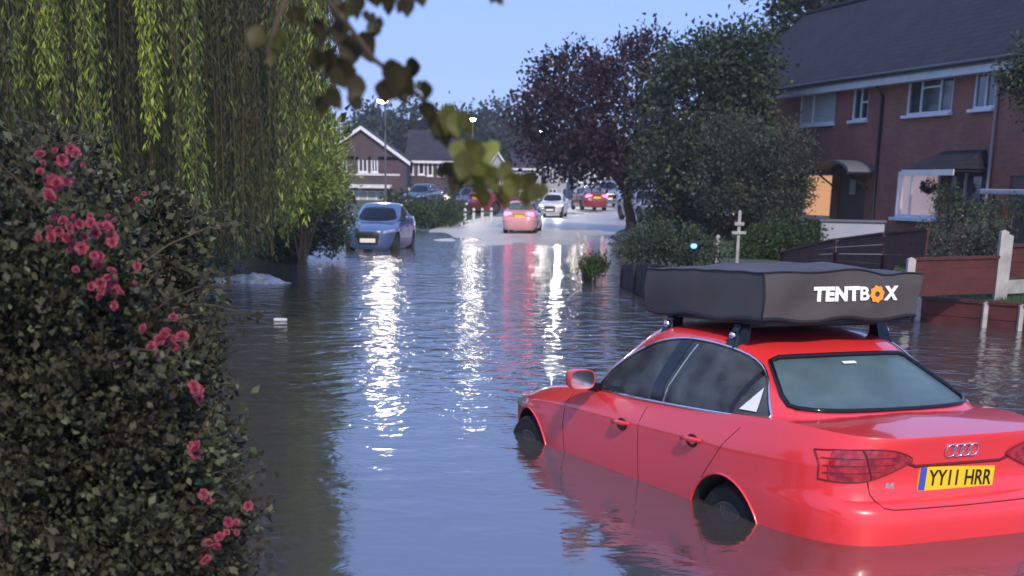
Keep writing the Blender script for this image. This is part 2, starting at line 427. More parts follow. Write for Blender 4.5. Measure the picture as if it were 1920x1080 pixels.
def mesh_bvh(me):
    return BVHTree.FromPolygons([v.co.copy() for v in me.vertices], [tuple(p.vertices) for p in me.polygons])
def on_surface(bvh, pts, axis, side, lift=.002):
    """drop 2-D points onto the shell along an axis"""
    out = []
    for p in pts:
        if axis == 1: o = Vector((p[0], 3 * side, p[1])); d = Vector((0, -side, 0))
        else: o = Vector((-2 if side > 0 else 7, p[0], p[1])); d = Vector((side, 0, 0))
        h = bvh.ray_cast(o, d)
        if h[0] is not None: out.append(h[0] + h[1] * lift)
    return out
A4 = dict(
    top=([0, .3, .62, 1.0, 1.6, 2.3, 3.0, 3.5, 4.0, 4.4, 4.78], [1.065, 1.085, 1.10, 1.078, 1.04, 1.005, .975, .935, .855, .76, .62]),
    rear=[(.20, .12), (.30, .05), (.45, .015), (.58, .0), (.66, .005), (.70, .03), (.725, .085)],
    gx=([.88, 1.11, 1.32, 1.40], [.22, .62, 1.09, 1.27], [3.60, 3.24, 2.82, 2.66], [.845, .80, .672, .608]),
    roof=[(1.428, 1.35, 2.58, .558), (1.449, 1.46, 2.48, .46), (1.463, 1.62, 2.36, .32), (1.468, 1.8, 2.2, .12)],
    rear_n=6.0, L=4.70)
def build_car_meshes(P):
    L = P['L']; T = lambda x: np.interp(x, P['top'][0], P['top'][1])
    def smoothT(x): return sum(T(x + d) for d in (-.12, -.06, 0, .06, .12)) / 5
    lv = []
    hwl = [(.20, .80), (.30, .865), (.45, .893), (.58, .903), (.66, .906), (.70, .907), (.725, .907)]
    xfl = [4.55, 4.67, 4.73, 4.75, 4.74, 4.73, 4.72]
    for (z, xr), (_, hw), xf in zip(P['rear'], hwl, xfl):
        x, y = half_outline(xr, xf, hw, P['rear_n'], 3.9, 2.3)
        y = y * (1 + .012 * np.exp(-((x - 1.1) / .36) ** 2) + .012 * np.exp(-((x - 3.93) / .36) ** 2))
        lv.append((x, y, np.full_like(x, z)))
    # boot lid / doors / wings up to the belt
    for f, xr, xf, hw in ((.08, .100, 4.70, .908), (.24, .112, 4.64, .909), (.40, .108, 4.62, .910), (.50, .102, 4.60, .906), (.58, .098, 4.58, .894),
                          (.72, .088, 4.55, .873), (.86, .076, 4.50, .852), (.95, .066, 4.46, .836), (1.0, .068, 4.42, .822)):
        x, y = half_outline(xr, xf, hw, P['rear_n'] - (.6 if f > .8 else 0), 3.8, 2.3)
        z = .735 + (smoothT(x) - .735) * f
        y = y * (1 + .012 * np.exp(-((x - 1.1) / .36) ** 2) * (1 - f) + .012 * np.exp(-((x - 3.93) / .36) ** 2) * (1 - f))
        lv.append((x, y, z))
    for s, dx, up in ((.93, .035, .008), (.80, .10, .014), (.6, .2, .03), (.35, .32, .042), (.1, .42, .048), (.01, .46, .05)):
        x, y = half_outline(.068 + dx, 4.42 - dx * .6, .822 * s, P['rear_n'] - 1, 3.5, 2.3)
        lv.append((x, y, smoothT(x) + up * np.clip(np.abs(x - 2.3) / 1.2 - .3, .1, 1) * np.where(x < 2.3, .35, 1.0)))
    body = loft(lv, True)
    # greenhouse shell, arched along the car
    sm_ = lambda t: np.clip(t, 0, 1) ** 2 * (3 - 2 * np.clip(t, 0, 1))
    arch = lambda x: .062 * sm_((x - 1.15) / .7) * (1 - .45 * sm_((x - 2.5) / .8))
    gz = np.linspace(.88, 1.40, 12); g = []
    for z in gz:
        xr, xf, hw = (np.interp(z, P['gx'][0], P['gx'][k]) for k in (1, 2, 3))
        x, y = half_outline(xr, xf, hw + .018 * math.sin(math.pi * (z - .88) / .52), 4.6, 3.2, 2.05)
        g.append((x, y, z + arch(x) * np.clip((z - 1.0) / .36, 0, 1)))
    for z, xr, xf, hw in P['roof']:
        x, y = half_outline(xr, xf, hw, 4.2, 3.2, 2.0); g.append((x, y, z + arch(x) * (1 - .35 * np.clip((z - 1.40) / .07, 0, 1))))
    return body, loft(g)
def make_car(label, group=None, P=A4, hero=True):
    root = thing('car', label, 'car', group=group)
    body, shell = build_car_meshes(P)
    bvb, bvs = mesh_bvh(body), mesh_bvh(shell)
    AX = (1.10, 3.93)
    # wheel arches and the cabin well
    body.materials.append(M['red_paint'])
    for ax in AX:
        for s in (1, -1):
            c = MB(); c.tube([(ax, s * .60, .325), (ax, s * 1.2, .325)], .388, 56); cm = c.mesh('c'); cm.materials.append(M['liner'])
            body = boolean(body, cm, 'DIFFERENCE')
    c = MB(); c.box((2.12, 0, .95), (2.25, 1.42, .85)); cm = c.mesh('c'); cm.materials.append(M['cabin'])
    body = boolean(body, cm, 'DIFFERENCE')
    # windows cut out of the greenhouse
    dlo = smooth_poly([(3.10, .985), (2.95, 1.06), (2.72, 1.205), (2.45, 1.34), (2.15, 1.422), (1.75, 1.440), (1.40, 1.402), (1.15, 1.295), (.97, 1.165), (.845, 1.078), (.98, 1.068), (2.0, 1.02)], 2)
    rw = smooth_poly([(-.50, 1.378), (-.30, 1.386), (.30, 1.386), (.50, 1.378), (.55, 1.31), (.655, 1.155), (.61, 1.135), (.3, 1.126), (-.3, 1.126), (-.61, 1.135), (-.655, 1.155), (-.55, 1.31)], 1)
    ws = smooth_poly([(-.50, 1.378), (.50, 1.378), (.60, 1.23), (.72, .985), (-.72, .985), (-.60, 1.23)], 2)
    sh = solid(shell, .028); sh.materials.append(M['red_paint'])
    def cutter(poly, a0, a1, axis):
        c = MB(); c.prism(poly, a0, a1, axis); m = c.mesh('c'); m.materials.append(M['gloss_black']); return m
    for poly, a0, a1, axis in ((dlo, -1.2, 1.2, 1), (rw, -.2, 1.45, 0), (ws, 2.55, 5, 0)):
        sh = boolean(sh, cutter(poly, a0, a1, axis), 'DIFFERENCE')
    bo = link('body', body, [], root, smooth=35)
    gh = link('roof', sh, [], root, smooth=40)
    # glass: a thin slice of the same shell
    thin = solid(shell, .012); thin.transform(Matrix.Translation((0, 0, 0)))
    thin = tmp(shell); md = thin.modifiers.new('s', 'SOLIDIFY'); md.thickness = .005; md.offset = -3.0; tm = evalmesh(thin); bpy.data.objects.remove(thin)
    def pane(name, poly, a0, a1, axis, mat):
        g = boolean(tm.copy(), cutter(poly, a0, a1, axis), 'INTERSECT'); g.materials.clear()
        return link(name, g, mat, root, smooth=40)
    def clip_x(x0a, x0b, x1a, x1b):
        """part of the side glass between two slanted lines: x at z .95 and at z 1.36"""
        return [(x0a, .95), (x1a, .95), (x1b, 1.47), (x0b, 1.47)]
    big = inset_poly(dlo, -.006)
    def side_glass(lines):
        a = MB(); a.prism(big, .2, 1.2, 1); am = a.mesh('a'); b = MB(); b.prism(clip_x(*lines), .1, 1.3, 1)
        return boolean(am, b.mesh('b'), 'INTERSECT')
    for s in (1, -1):
        for nm, ln in (('front_side_window', (2.15, 2.06, 3.4, 3.4)), ('rear_side_window', (1.235, 1.20, 2.02, 1.92)), ('quarter_window', (.5, .5, 1.20, 1.165))):
            cm = side_glass(ln)
            if s < 0: cm.transform(Matrix.Diagonal((1, -1, 1, 1))); cm.flip_normals()
            g = boolean(tm.copy(), cm, 'INTERSECT'); g.materials.clear(); link(nm, g, M['side_glass'], root, smooth=40)
        # black door pillar and divider standing behind the glass line
        for nm, ln in (('door_pillar', (2.02, 1.92, 2.15, 2.06)), ('window_divider', (1.20, 1.165, 1.235, 1.20))):
            cm = side_glass(ln)
            if s < 0: cm.transform(Matrix.Diagonal((1, -1, 1, 1))); cm.flip_normals()
            th = tmp(shell); md = th.modifiers.new('s', 'SOLIDIFY'); md.thickness = .02; md.offset = -1.2; t2 = evalmesh(th); bpy.data.objects.remove(th)
            g = boolean(t2, cm, 'INTERSECT'); g.materials.clear(); link(nm, g, M['gloss_black'], root, smooth=40)
        # bright trim round the side windows
        tr = on_surface(bvs, densify(dlo, .03), 1, s, .003)
        MB().tube(tr, .009, 6, closed=True).build('window_trim', M['chrome'], root, smooth=60)
        sl_ = [(1.92 + .0, 1.34 - .02), (2.02, .995)]
        tr = on_surface(bvs, densify([(1.865, 1.41), (1.975, 1.03)], .03, False), 1, s, -.012)
        MB().tube(tr, .010, 6).build('window_channel', M['lamp_clear'], root, smooth=60)
        # quarter window sticker
        if s > 0 and hero:
            st = on_surface(bvs, [(1.13, 1.10), (.985, 1.10), (1.02, 1.16), (1.08, 1.225)], 1, s, .007)
            MB().add(st, [(0, 1, 2, 3)]).build('window_sticker', M['sticker'], root)
    pane('rear_window', inset_poly(rw, -.006), -.2, 1.45, 0, M['rear_glass'])
    pane('windscreen', inset_poly(ws, -.006), 2.55, 5, 0, M['glass'])
    tr = on_surface(bvs, densify(rw, .03), 0, 1, .003)
    MB().tube(tr, .016, 8, closed=True).build('rear_window_seal', M['gloss_black'], root, smooth=60)
    hb = on_surface(bvs, [(-.05, 1.352), (.05, 1.352), (.05, 1.340), (-.05, 1.340)], 0, 1, .006)
    MB().add(hb, [(0, 1, 2, 3)]).build('brake_light', M['sticker'], root)
    # cabin
    for s in (1, -1):
        sb = MB(); sb.box((2.28, s * .37, .50), (.5, .48, .18)); sb.box((2.02, s * .37, .80), (.13, .46, .62))
        so_ = sb.build('seat', M['seat'], root, bevel=.04)
        MB().box((1.99, s * .37, 1.22), (.09, .27, .16)).build('headrest', M['seat'], so_, bevel=.03)
    rb = MB(); rb.box((1.42, 0, .50), (.5, 1.3, .18)); rb.box((1.12, 0, .80), (.14, 1.3, .50)); ro = rb.build('rear_bench', M['seat'], root, bevel=.04)
    for y in (-.42, 0, .42): MB().box((1.06, y, 1.13), (.08, .24, .13)).build('headrest', M['seat'], ro, bevel=.03)
    MB().box((.83, 0, 1.062), (.46, 1.25, .02)).build('parcel_shelf', M['shelf'], root)
    MB().box((3.15, 0, .88), (.34, 1.36, .16)).build('dashboard', M['cabin'], root, bevel=.04)
    sw = MB(); sw.tube([(2.86 + .06 * math.sin(a), -.37 + .18 * math.cos(a), .93 + .17 * math.sin(a)) for a in np.linspace(0, 2 * math.pi, 25)[:-1]], .015, 8, closed=True)
    sw.cyl((2.86, -.37, .93), (3.0, -.37, .90), .05); sw.box((2.86, -.37, .93), (.02, .34, .05)); sw.build('steering_wheel', M['cabin'], root, smooth=50)
    MB().box((2.72, 0, 1.30), (.03, .22, .06)).build('rear_view_mirror', M['black'], root, bevel=.01)
    # wheels
    for ax in AX:
        for s in (1, -1):
            Mx = Matrix.Translation((ax, s * .775, .325)) @ Matrix.Rotation(R(-90) * s, 4, 'X')
            t = MB(); t.lathe([(.215, -.1), (.30, -.11), (.322, -.08), (.325, 0), (.322, .07), (.30, .095), (.225, .09), (.215, .08)], n=40, M=Mx)
            wh = t.build('wheel', M['rubber'], root, smooth=40)
            r_ = MB(); r_.lathe([(.218, .085), (.205, .09), (.195, .05), (.19, -.09), (.215, -.1)], n=36, M=Mx)
            for k in range(5):
                a = 2 * math.pi * k / 5
                for da in (-.09, .09):
                    c_, s_ = math.cos(a + da), math.sin(a + da)
                    r_.tube([Mx @ Vector((.04 * c_, .04 * s_, .06)), Mx @ Vector((.2 * c_, .2 * s_, .075))], [.022, .016], 6)
            r_.lathe([(.06, .02), (.06, .07), (.03, .08)], n=16, M=Mx); r_.build('rim', M['dark_rim'], wh, smooth=40)
    # lips of the arches
    for ax in AX:
        for s in (1, -1):
            arc = on_surface(bvb, [(ax + 0.391 * math.cos(a), .325 + .391 * math.sin(a)) for a in np.linspace(.02, math.pi - .02, 30)], 1, s, .0)
            MB().tube(arc, .009, 6).build('arch_lip', M['red_paint'], root, smooth=60)
    # lamps: slices of the body skin, a little proud
    fat = tmp(body.copy()); 
    bm0, _ = build_car_meshes(P)
    fo = tmp(bm0); md = fo.modifiers.new('s', 'SOLIDIFY'); md.thickness = .014; md.offset = .15; fm = evalmesh(fo); bpy.data.objects.remove(fo); bpy.data.objects.remove(fat)
    bvf = mesh_bvh(fm)
    lampL = smooth_poly([(.92, .84), (.92, .965), (.78, .995), (.62, 1.010), (.50, 1.008), (.39, .982), (.325, .945), (.36, .922), (.48, .872), (.58, .838), (.68, .822), (.8, .828)], 1)
    for s in (1, -1):
        pl = [(y * s, z) for y, z in lampL]
        g = boolean(fm.copy(), cutter(pl, -.3, .262, 0), 'INTERSECT'); g.materials.clear()
        lo = link('tail_light', g, M['lens'], root, smooth=40)
        for za in (.875, .915, .955):
            p = on_surface(bvf, densify([(s * .79, za - .005), (s * .70, za), (s * (.52 if za < .9 else .45), za + .01)], .03, False), 0, 1, .001)
            MB().tube(p, .0026, 6).build('reflector_bar', M['lens_dark'], lo)
        p = on_surface(bvf, densify([(s * .575, .842), (s * .632, 1.005)], .02, False), 0, 1, .002)
        MB().tube(p, .006, 6).build('lamp_gap', M['seam'], lo)
        p = on_surface(bvf, densify([(min(abs(q), .80) * s, z) for q, z in pl], .025), 0, 1, .0)
        MB().tube(p, .0035, 6, closed=True).build('lamp_seal', M['seam'], lo)
        hl = [(s * .50, .66), (s * .84, .70), (s * .86, .78), (s * .70, .765), (s * .52, .73)]
        g = boolean(fm.copy(), cutter(hl, 4.0, 5.2, 0), 'INTERSECT'); g.materials.clear(); link('headlight', g, M['lamp_clear'], root, smooth=40)
    gr = [(-.33, .34), (.33, .34), (.40, .62), (.36, .70), (-.36, .70), (-.40, .62)]
    g = boolean(fm.copy(), cutter(gr, 4.3, 5.2, 0), 'INTERSECT'); g.materials.clear(); link('grille', g, M['black'], root, smooth=40)
    # seams
    def seam(name, pts, axis, side, r_=.005, b=bvb):
        p = on_surface(b, densify(pts, .03, False), axis, side, .0)
        return MB().tube(p, r_, 6).build(name, M['seam'], root)
    for s in (1, -1):
        for pts in ([(2.12, .30), (2.14, .85), (2.13, .975)], [(3.22, .30), (3.26, .70), (3.20, .94)], [(1.36, .62), (1.20, .80), (1.02, 1.01)]):
            seam('door_seam', pts, 1, s, .0028)
    seam('boot_seam', [(.59, .83), (.58, .76), (.54, .695), (.48, .684), (0, .68), (-.48, .684), (-.54, .695), (-.58, .76), (-.59, .83)], 0, 1, .004)
    p = on_surface(bvb, densify([(.36, .925), (.30, .905), (-.30, .905), (-.36, .925)], .03, False), 0, 1, .0)
    MB().tube(p, .009, 8).build('boot_handle_strip', M['seam'], root, smooth=60)
    # door handles and mirrors
    for s in (1, -1):
        for hx, hz in ((2.36, .838), (1.46, .872)):
            b_ = on_surface(bvb, [(hx, hz)], 1, s, 0)[0]
            h = MB(); y = b_.y
            h.tube([(hx - .11, y + s * .004, hz + .006), (hx - .07, y + s * .034, hz + .008), (hx, y + s * .040, hz + .006), (hx + .07, y + s * .034, hz), (hx + .10, y + s * .004, hz - .004)], [.010, .015, .016, .015, .010], 10)
            ho = h.build('door_handle', M['red_paint'], root, smooth=60)
            cup = MB(); cup.lathe([(.055, 0), (.05, .006), (.02, .003)], M=Matrix.Translation((hx, y - s * .002, hz - .012)) @ Matrix.Rotation(R(-90) * s, 4, 'X') @ Matrix.Diagonal((1.3, .8, 1, 1)), n=20)
            cup.build('handle_cup', M['seam'], ho, smooth=60)
        y0 = .86
        mm = MB()
        prof = [(.0, .0), (.05, .055), (.10, .085), (.17, .095), (.21, .085)]
        V = []; F = []; n = 18
        for d, r_ in [(0, .02), (.03, .07), (.07, .092), (.12, .10), (.155, .096)]:
            for j in range(n):
                a = 2 * math.pi * j / n; ca, sa = math.cos(a), math.sin(a)
                ca = math.copysign(abs(ca) ** .6, ca); sa = math.copysign(abs(sa) ** .6, sa)
                V.append((2.93 - d, s * (1.0 + r_ * 1.0 * ca), 1.078 + r_ * .72 * sa))
        for i in range(4):
            for j in range(n): F.append((i*n+j, i*n+(j+1) % n, (i+1)*n+(j+1) % n, (i+1)*n+j))
        F.append(tuple(range(n)))
        F.append(tuple(4*n+j for j in range(n)))
        mm.add(V, F); mo = mm.build('wing_mirror', M['red_paint'], root, smooth=50)
        Vg = [(2.772, s * (1.0 + .094 * .96 * math.copysign(abs(math.cos(a)) ** .6, math.cos(a))), 1.078 + .094 * .67 * math.copysign(abs(math.sin(a)) ** .6, math.sin(a))) for a in np.linspace(0, 2 * math.pi, 19)[:-1]]
        MB().add(Vg, [tuple(range(18))]).build('mirror_glass', M['chrome'], mo)
        MB().tube([(2.90, s * .80, 1.0), (2.88, s * .94, 1.03)], [.04, .028], 8).build('mirror_arm', M['gloss_black'], mo, smooth=60)
    # number plate, emblem, badge on the boot
    px_ = on_surface(bvb, [(0, .818)], 0, 1, 0)[0].x
    pl = MB(); pl.box((px_ - .006, 0, .818), (.012, .54, .135)); pb = pl.build('number_plate', M['plate_y'], root)
    MB().box((px_ - .0135, .245, .818), (.003, .045, .129)).build('plate_band', M['plate_b'], pb)
    if hero:
        tm_ = text_mesh('YY11 HRR', .124, .0015, .0012, .82)
        tm_.transform(Matrix.Translation((px_ - .0145, -.025, .818)) @ Matrix.Rotation(R(-90), 4, 'Z') @ Matrix.Rotation(R(90), 4, 'X'))
        link('plate_lettering', tm_, M['ink'], pb)
        em = MB()
        for k in range(4):
            yy = .081 - k * .054
            p = on_surface(bvb, [(yy + .036 * math.cos(a), 0.985 + .036 * math.sin(a)) for a in np.linspace(0, 2 * math.pi, 21)[:-1]], 0, 1, .006)
            em.tube(p, .0065, 6, closed=True)
        em.build('ring_emblem', M['chrome'], root, smooth=60)
        q = on_surface(bvb, [(.50, .80)], 0, 1, 0)[0]
        b4 = text_mesh('A4', .05, .004, .001); b4.transform(Matrix.Translation((q.x - .004, .46, .80)) @ Matrix.Rotation(R(-96), 4, 'Z') @ Matrix.Rotation(R(90), 4, 'X'))
        link('model_badge', b4, M['lamp_clear'], root)
    pc = Matrix.Translation((px_, -.02, .818)); pc = pc @ Matrix.Rotation(.05, 4, 'X') @ pc.inverted()
    for o_ in (pb, *pb.children): o_.data.transform(pc)
    fpx = bvb.ray_cast(Vector((7, 0, .45)), Vector((-1, 0, 0)))[0].x
    MB().box((fpx + .025, 0, .46), (.012, .52, .115)).build('front_plate', M['plate_w'], root)
    # bright sill line over the bumper, antenna fin
    an = MB(); an.add([(1.42, 0, 1.405), (1.62, 0, 1.42), (1.44, 0, 1.465), (1.42, .018, 1.40), (1.42, -.018, 1.40)], [(0, 2, 1), (3, 1, 2), (4, 2, 1), (3, 2, 0), (4, 0, 2)])
    an.build('roof_aerial', M['red_paint'], root)
    return root
CARX, CARY, CARTH = 2.640, 7.929, 1.996
car = make_car('red saloon car standing in flood water with a tent box on its roof')
car.location = (CARX, CARY, -.484); car.rotation_euler = (0, 0, CARTH)
CM = Matrix.Translation(car.location) @ Matrix.Rotation(CARTH, 4, 'Z')
def carpt(p): return CM @ Vector(p)
# ---- roof bars
def roof_bar(x, label):
    t = thing('roof_bar', label, 'roof bar', carpt((x, 0, 1.485)), CARTH, 'roof bars on the red car')
    MB().box((0, 0, .062), (.06, 1.14, .028)).build('bar', M['black'], t, bevel=.008)
    for s in (1, -1):
        f = MB(); z0 = -.045
        f.add([(-.06, s*.50, z0), (.06, s*.50, z0), (.06, s*.62, z0 - .03), (-.06, s*.62, z0 - .03), (-.04, s*.48, .072), (.04, s*.48, .072), (.04, s*.56, .072), (-.04, s*.56, .072)],
              [(0, 1, 2, 3), (4, 5, 6, 7), (0, 1, 5, 4), (1, 2, 6, 5), (2, 3, 7, 6), (3, 0, 4, 7)])
        fo = f.build('foot', M['gloss_black'], t, bevel=.012)
        MB().lathe([(.026, 0), (.024, .02), (.008, .03)], M=Matrix.Translation((0, s * .585, .005)) @ Matrix.Rotation(R(-90) * s, 4, 'X'), n=16).build('foot_cap', M['chrome'], fo, smooth=60)
    return t
roof_bar(2.36, 'black roof bar nearer the front of the red car under the dark tent cover')
roof_bar(1.56, 'black roof bar nearer the rear window of the red car under the lettered tent cover')
# ---- roof tent
def tent():
    t = thing('roof_tent', 'folded roof tent in grey cover lettered TENTBOX on the red car', 'roof tent', carpt((0, 0, 0)), CARTH)
    x0, x1, y0, y1, z0, z1 = 1.24, 2.64, -.57, .60, 1.605, 1.885
    MB().box((0, 0, 0), (x1 - x0 - .06, y1 - y0 - .06, .03), M=Matrix.Translation(((x0 + x1) / 2, 0, z0 - .038)) @ Matrix.Rotation(.031, 4, 'Y')).build('base_board', M['black'], t, bevel=.005)
    nx, ny, nz = 34, 34, 12
    def sag(u, v): return .060 * (1 - (2 * abs(u - .40)) ** 1.6) * (1 - (2 * abs(v - .5)) ** 2) 
    r_ = random.Random(3); ph = [r_.uniform(0, 6.28) for _ in range(12)]
    def wr(a, b, c): return .007 * math.sin(b * 7 + c * 16 + a * 3) + .006 * math.sin(a * 9 + b * 5 + ph[0]) * math.sin(b * 11 - c * 7 + ph[1]) + .004 * math.sin(a * 23 + c * 15 + ph[2]) * math.sin(b * 19 + ph[3])
    V = []; idx = {}; F = []
    def vert(i, j, k):
        key = (i, j, k)
        if key in idx: return idx[key]
        u, v, q = i / nx, j / ny, k / nz
        x = x0 + (x1 - x0) * u; y = y0 + (y1 - y0) * v; z = z0 + (z1 - z0) * q
        # rear right corner droops, top crowned, sides bellied
        dip = .030 * max(0, 1 - u * 2.2) * math.exp(-((v - .22) / .13) ** 2)
        z += (sag(u, v) - dip) * q - .045 * u
        bel = .006 * math.sin(math.pi * q)
        if i == 0: x -= bel
        if i == nx: x += bel
        if j == 0: y -= bel
        if j == ny: y += bel
        z += .012 * math.sin(v * 14 + 1) * (1 - q) * (i in (0, nx)) + .010 * math.sin(u * 13) * (1 - q) * (j in (0, ny))
        d = wr(x, y, z); x += d * (1 if i == 0 else .4); y += d * .8; z += d * q
        idx[key] = len(V); V.append((x, y, z)); return idx[key]
    def face(a, b, c, d): F.append((vert(*a), vert(*b), vert(*c), vert(*d)))
    for i in range(nx):
        for j in range(ny):
            face((i, j, nz), (i+1, j, nz), (i+1, j+1, nz), (i, j+1, nz)); face((i, j, 0), (i, j+1, 0), (i+1, j+1, 0), (i+1, j, 0))
    for k in range(nz):
        for i in range(nx):
            face((i, 0, k), (i+1, 0, k), (i+1, 0, k+1), (i, 0, k+1)); face((i, ny, k), (i, ny, k+1), (i+1, ny, k+1), (i+1, ny, k))
        for j in range(ny):
            face((0, j, k), (0, j, k+1), (0, j+1, k+1), (0, j+1, k)); face((nx, j, k), (nx, j+1, k), (nx, j+1, k+1), (nx, j, k+1))
    cv = MB().add(V, F).build('cover', pmat('tent_cover', (.066, .060, .056), .62, var=.22, vscale=2.2, bump=.12, bscale=60), t, smooth=50)
    bv = mesh_bvh(cv.data)
    # sewn edges
    e = [Vector(V[vert(0, j, nz)]) for j in range(ny + 1)]; MB().tube(e, .007, 6).build('seam_piping', M['black'], cv, smooth=60)
    e = [Vector(V[vert(i, ny, nz)]) for i in range(nx + 1)]; MB().tube(e, .007, 6).build('seam_piping', M['black'], cv, smooth=60)
    e = [Vector(V[vert(0, ny, k)]) for k in range(nz + 1)]; MB().tube(e, .006, 6).build('seam_piping', M['black'], cv, smooth=60)
    e = [Vector(V[vert(0, j, 0)]) for j in range(ny + 1)] ; MB().tube(e, .012, 6).build('hem_cord', M['black'], cv, smooth=60)
    e = [Vector(V[vert(i, ny, 0)]) for i in range(nx + 1)] ; MB().tube(e, .012, 6).build('hem_cord', M['black'], cv, smooth=60)
    # lettering on the rear face
    wl = pmat('letter_white', (.9, .9, .9), .5, emit=None); ol = pmat('letter_orange', (.9, .33, .03), .5)
    def put(me, yc, zc):
        """bend flat lettering onto the sagging cover"""
        bm = bmesh.new(); bm.from_mesh(me); bmesh.ops.triangulate(bm, faces=bm.faces)
        for _ in range(3): bmesh.ops.subdivide_edges(bm, edges=[e for e in bm.edges if e.calc_length() > .02], cuts=1); bmesh.ops.triangulate(bm, faces=bm.faces)
        bm.to_mesh(me); bm.free()
        for v in me.vertices:
            y, z = yc - v.co.x, zc + v.co.y
            h = bv.ray_cast(Vector((0, y, z)), Vector((1, 0, 0)))
            v.co = Vector(((h[0].x if h[0] else x0) - .008 - v.co.z, y, z))
        return me
    zc = 1.755
    cur = .245
    for ch, bd in (('T', .0065), ('E', .0065), ('N', .0065), ('T', .0065), ('B', .003), ('O', 0), ('X', .006)):
        if ch == 'O': cog_y = cur - .053; cur -= .106; continue
        me = text_mesh(ch, .112, .002, bd, 1.12); q = [v.co.x for v in me.vertices]; wd = max(q) - min(q)
        for v in me.vertices: v.co.x -= min(q)
        link('lettering', put(me, cur, zc), wl, cv); cur -= wd + .004
    cog = MB(); n = 16
    ro = [(.046 if k % 2 else .056) for k in range(n)]
    P = [(ro[k] * math.cos(2 * math.pi * (k + .5) / n), ro[k] * math.sin(2 * math.pi * (k + .5) / n)) for k in range(n)]
    Q = [(.017 * math.cos(2 * math.pi * (k + .5) / n), .017 * math.sin(2 * math.pi * (k + .5) / n)) for k in range(n)]
    cog.add([(x, y, .002) for x, y in P] + [(x, y, .002) for x, y in Q], [(k, (k+1) % n, (k+1) % n + n, k + n) for k in range(n)])
    link('lettering', put(cog.mesh('cog'), cog_y, zc), ol, cv)
    return t
tent()

# ------------------------------------------------------------------ vegetation
def leaf_mesh(name, P, D, size, aspect, tone, fold=.25, jitter=.35, bend=0):
    """diamond leaves: P base points, D growth directions (n,3); tone in 0..1 per leaf"""
    n = len(P); D = D / (np.linalg.norm(D, axis=1, keepdims=True) + 1e-9)
    q = rng.normal(size=(n, 3)); W = np.cross(D, q); W /= (np.linalg.norm(W, axis=1, keepdims=True) + 1e-9); N = np.cross(D, W)
    L = (size * rng.uniform(1 - jitter, 1 + jitter, n))[:, None]; Wd = L * aspect
    b = P; l = P + D * L * .45 + W * Wd * .5 + N * Wd * fold; r = P + D * L * .45 - W * Wd * .5 + N * Wd * fold
    tip = P + D * L - N * L * bend
    V = np.stack([b, l, tip, r], 1).reshape(-1, 3)
    me = bpy.data.meshes.new(name); me.vertices.add(4 * n); me.vertices.foreach_set('co', V.astype(np.float32).ravel())
    me.loops.add(4 * n); me.loops.foreach_set('vertex_index', np.arange(4 * n, dtype=np.int32))
    me.polygons.add(n); me.polygons.foreach_set('loop_start', np.arange(n, dtype=np.int32) * 4)
    try: me.polygons.foreach_set('loop_total', np.full(n, 4, dtype=np.int32))
    except Exception: pass
    me.update(calc_edges=True)
    a = me.attributes.new('leaf_tone', 'FLOAT', 'FACE'); a.data.foreach_set('value', np.clip(tone, 0, 1).astype(np.float32))
    me.validate(); return me
def rdir(n, up=0.0):
    d = rng.normal(size=(n, 3)); d[:, 2] += up; return d / np.linalg.norm(d, axis=1, keepdims=True)
def blob_leaves(blobs, nclump, per, csig, shell=.55):
    """blobs: (cx,cy,cz, rx,ry,rz). Leaves sit in clumps towards the outside of each blob"""
    B = np.array(blobs, float); wt = (B[:, 3] * B[:, 4] * B[:, 5]) ** (2 / 3); wt /= wt.sum()
    k = rng.choice(len(B), nclump, p=wt); d = rdir(nclump)
    rad = (shell + (1.06 - shell) * rng.random(nclump) ** .6)[:, None]
    C = B[k, :3] + d * B[k, 3:] * rad
    tone_c = rng.normal(0, .14, nclump)
    P = np.repeat(C, per, 0) + rng.normal(0, 1, (nclump * per, 3)) * csig
    out = np.repeat(d, per, 0)
    D = rdir(nclump * per) + out * .9
    tone = .45 + np.repeat(tone_c, per) * 1.2 + rng.normal(0, .2, nclump * per)
    return P, D, tone, C
def taper_trunk(mb, base, top, r0, r1, bends=5, wob=.12, flare=1.5):
    base, top = Vector(base), Vector(top); P = []; Rr = []
    for i in range(bends + 1):
        f = i / bends; p = base.lerp(top, f)
        if 0 < i < bends: p += Vector((random.uniform(-wob, wob), random.uniform(-wob, wob), 0))
        P.append(p); Rr.append((r0 + (r1 - r0) * f) * (flare if i == 0 else 1))
    mb.tube(P, Rr, 10); return P
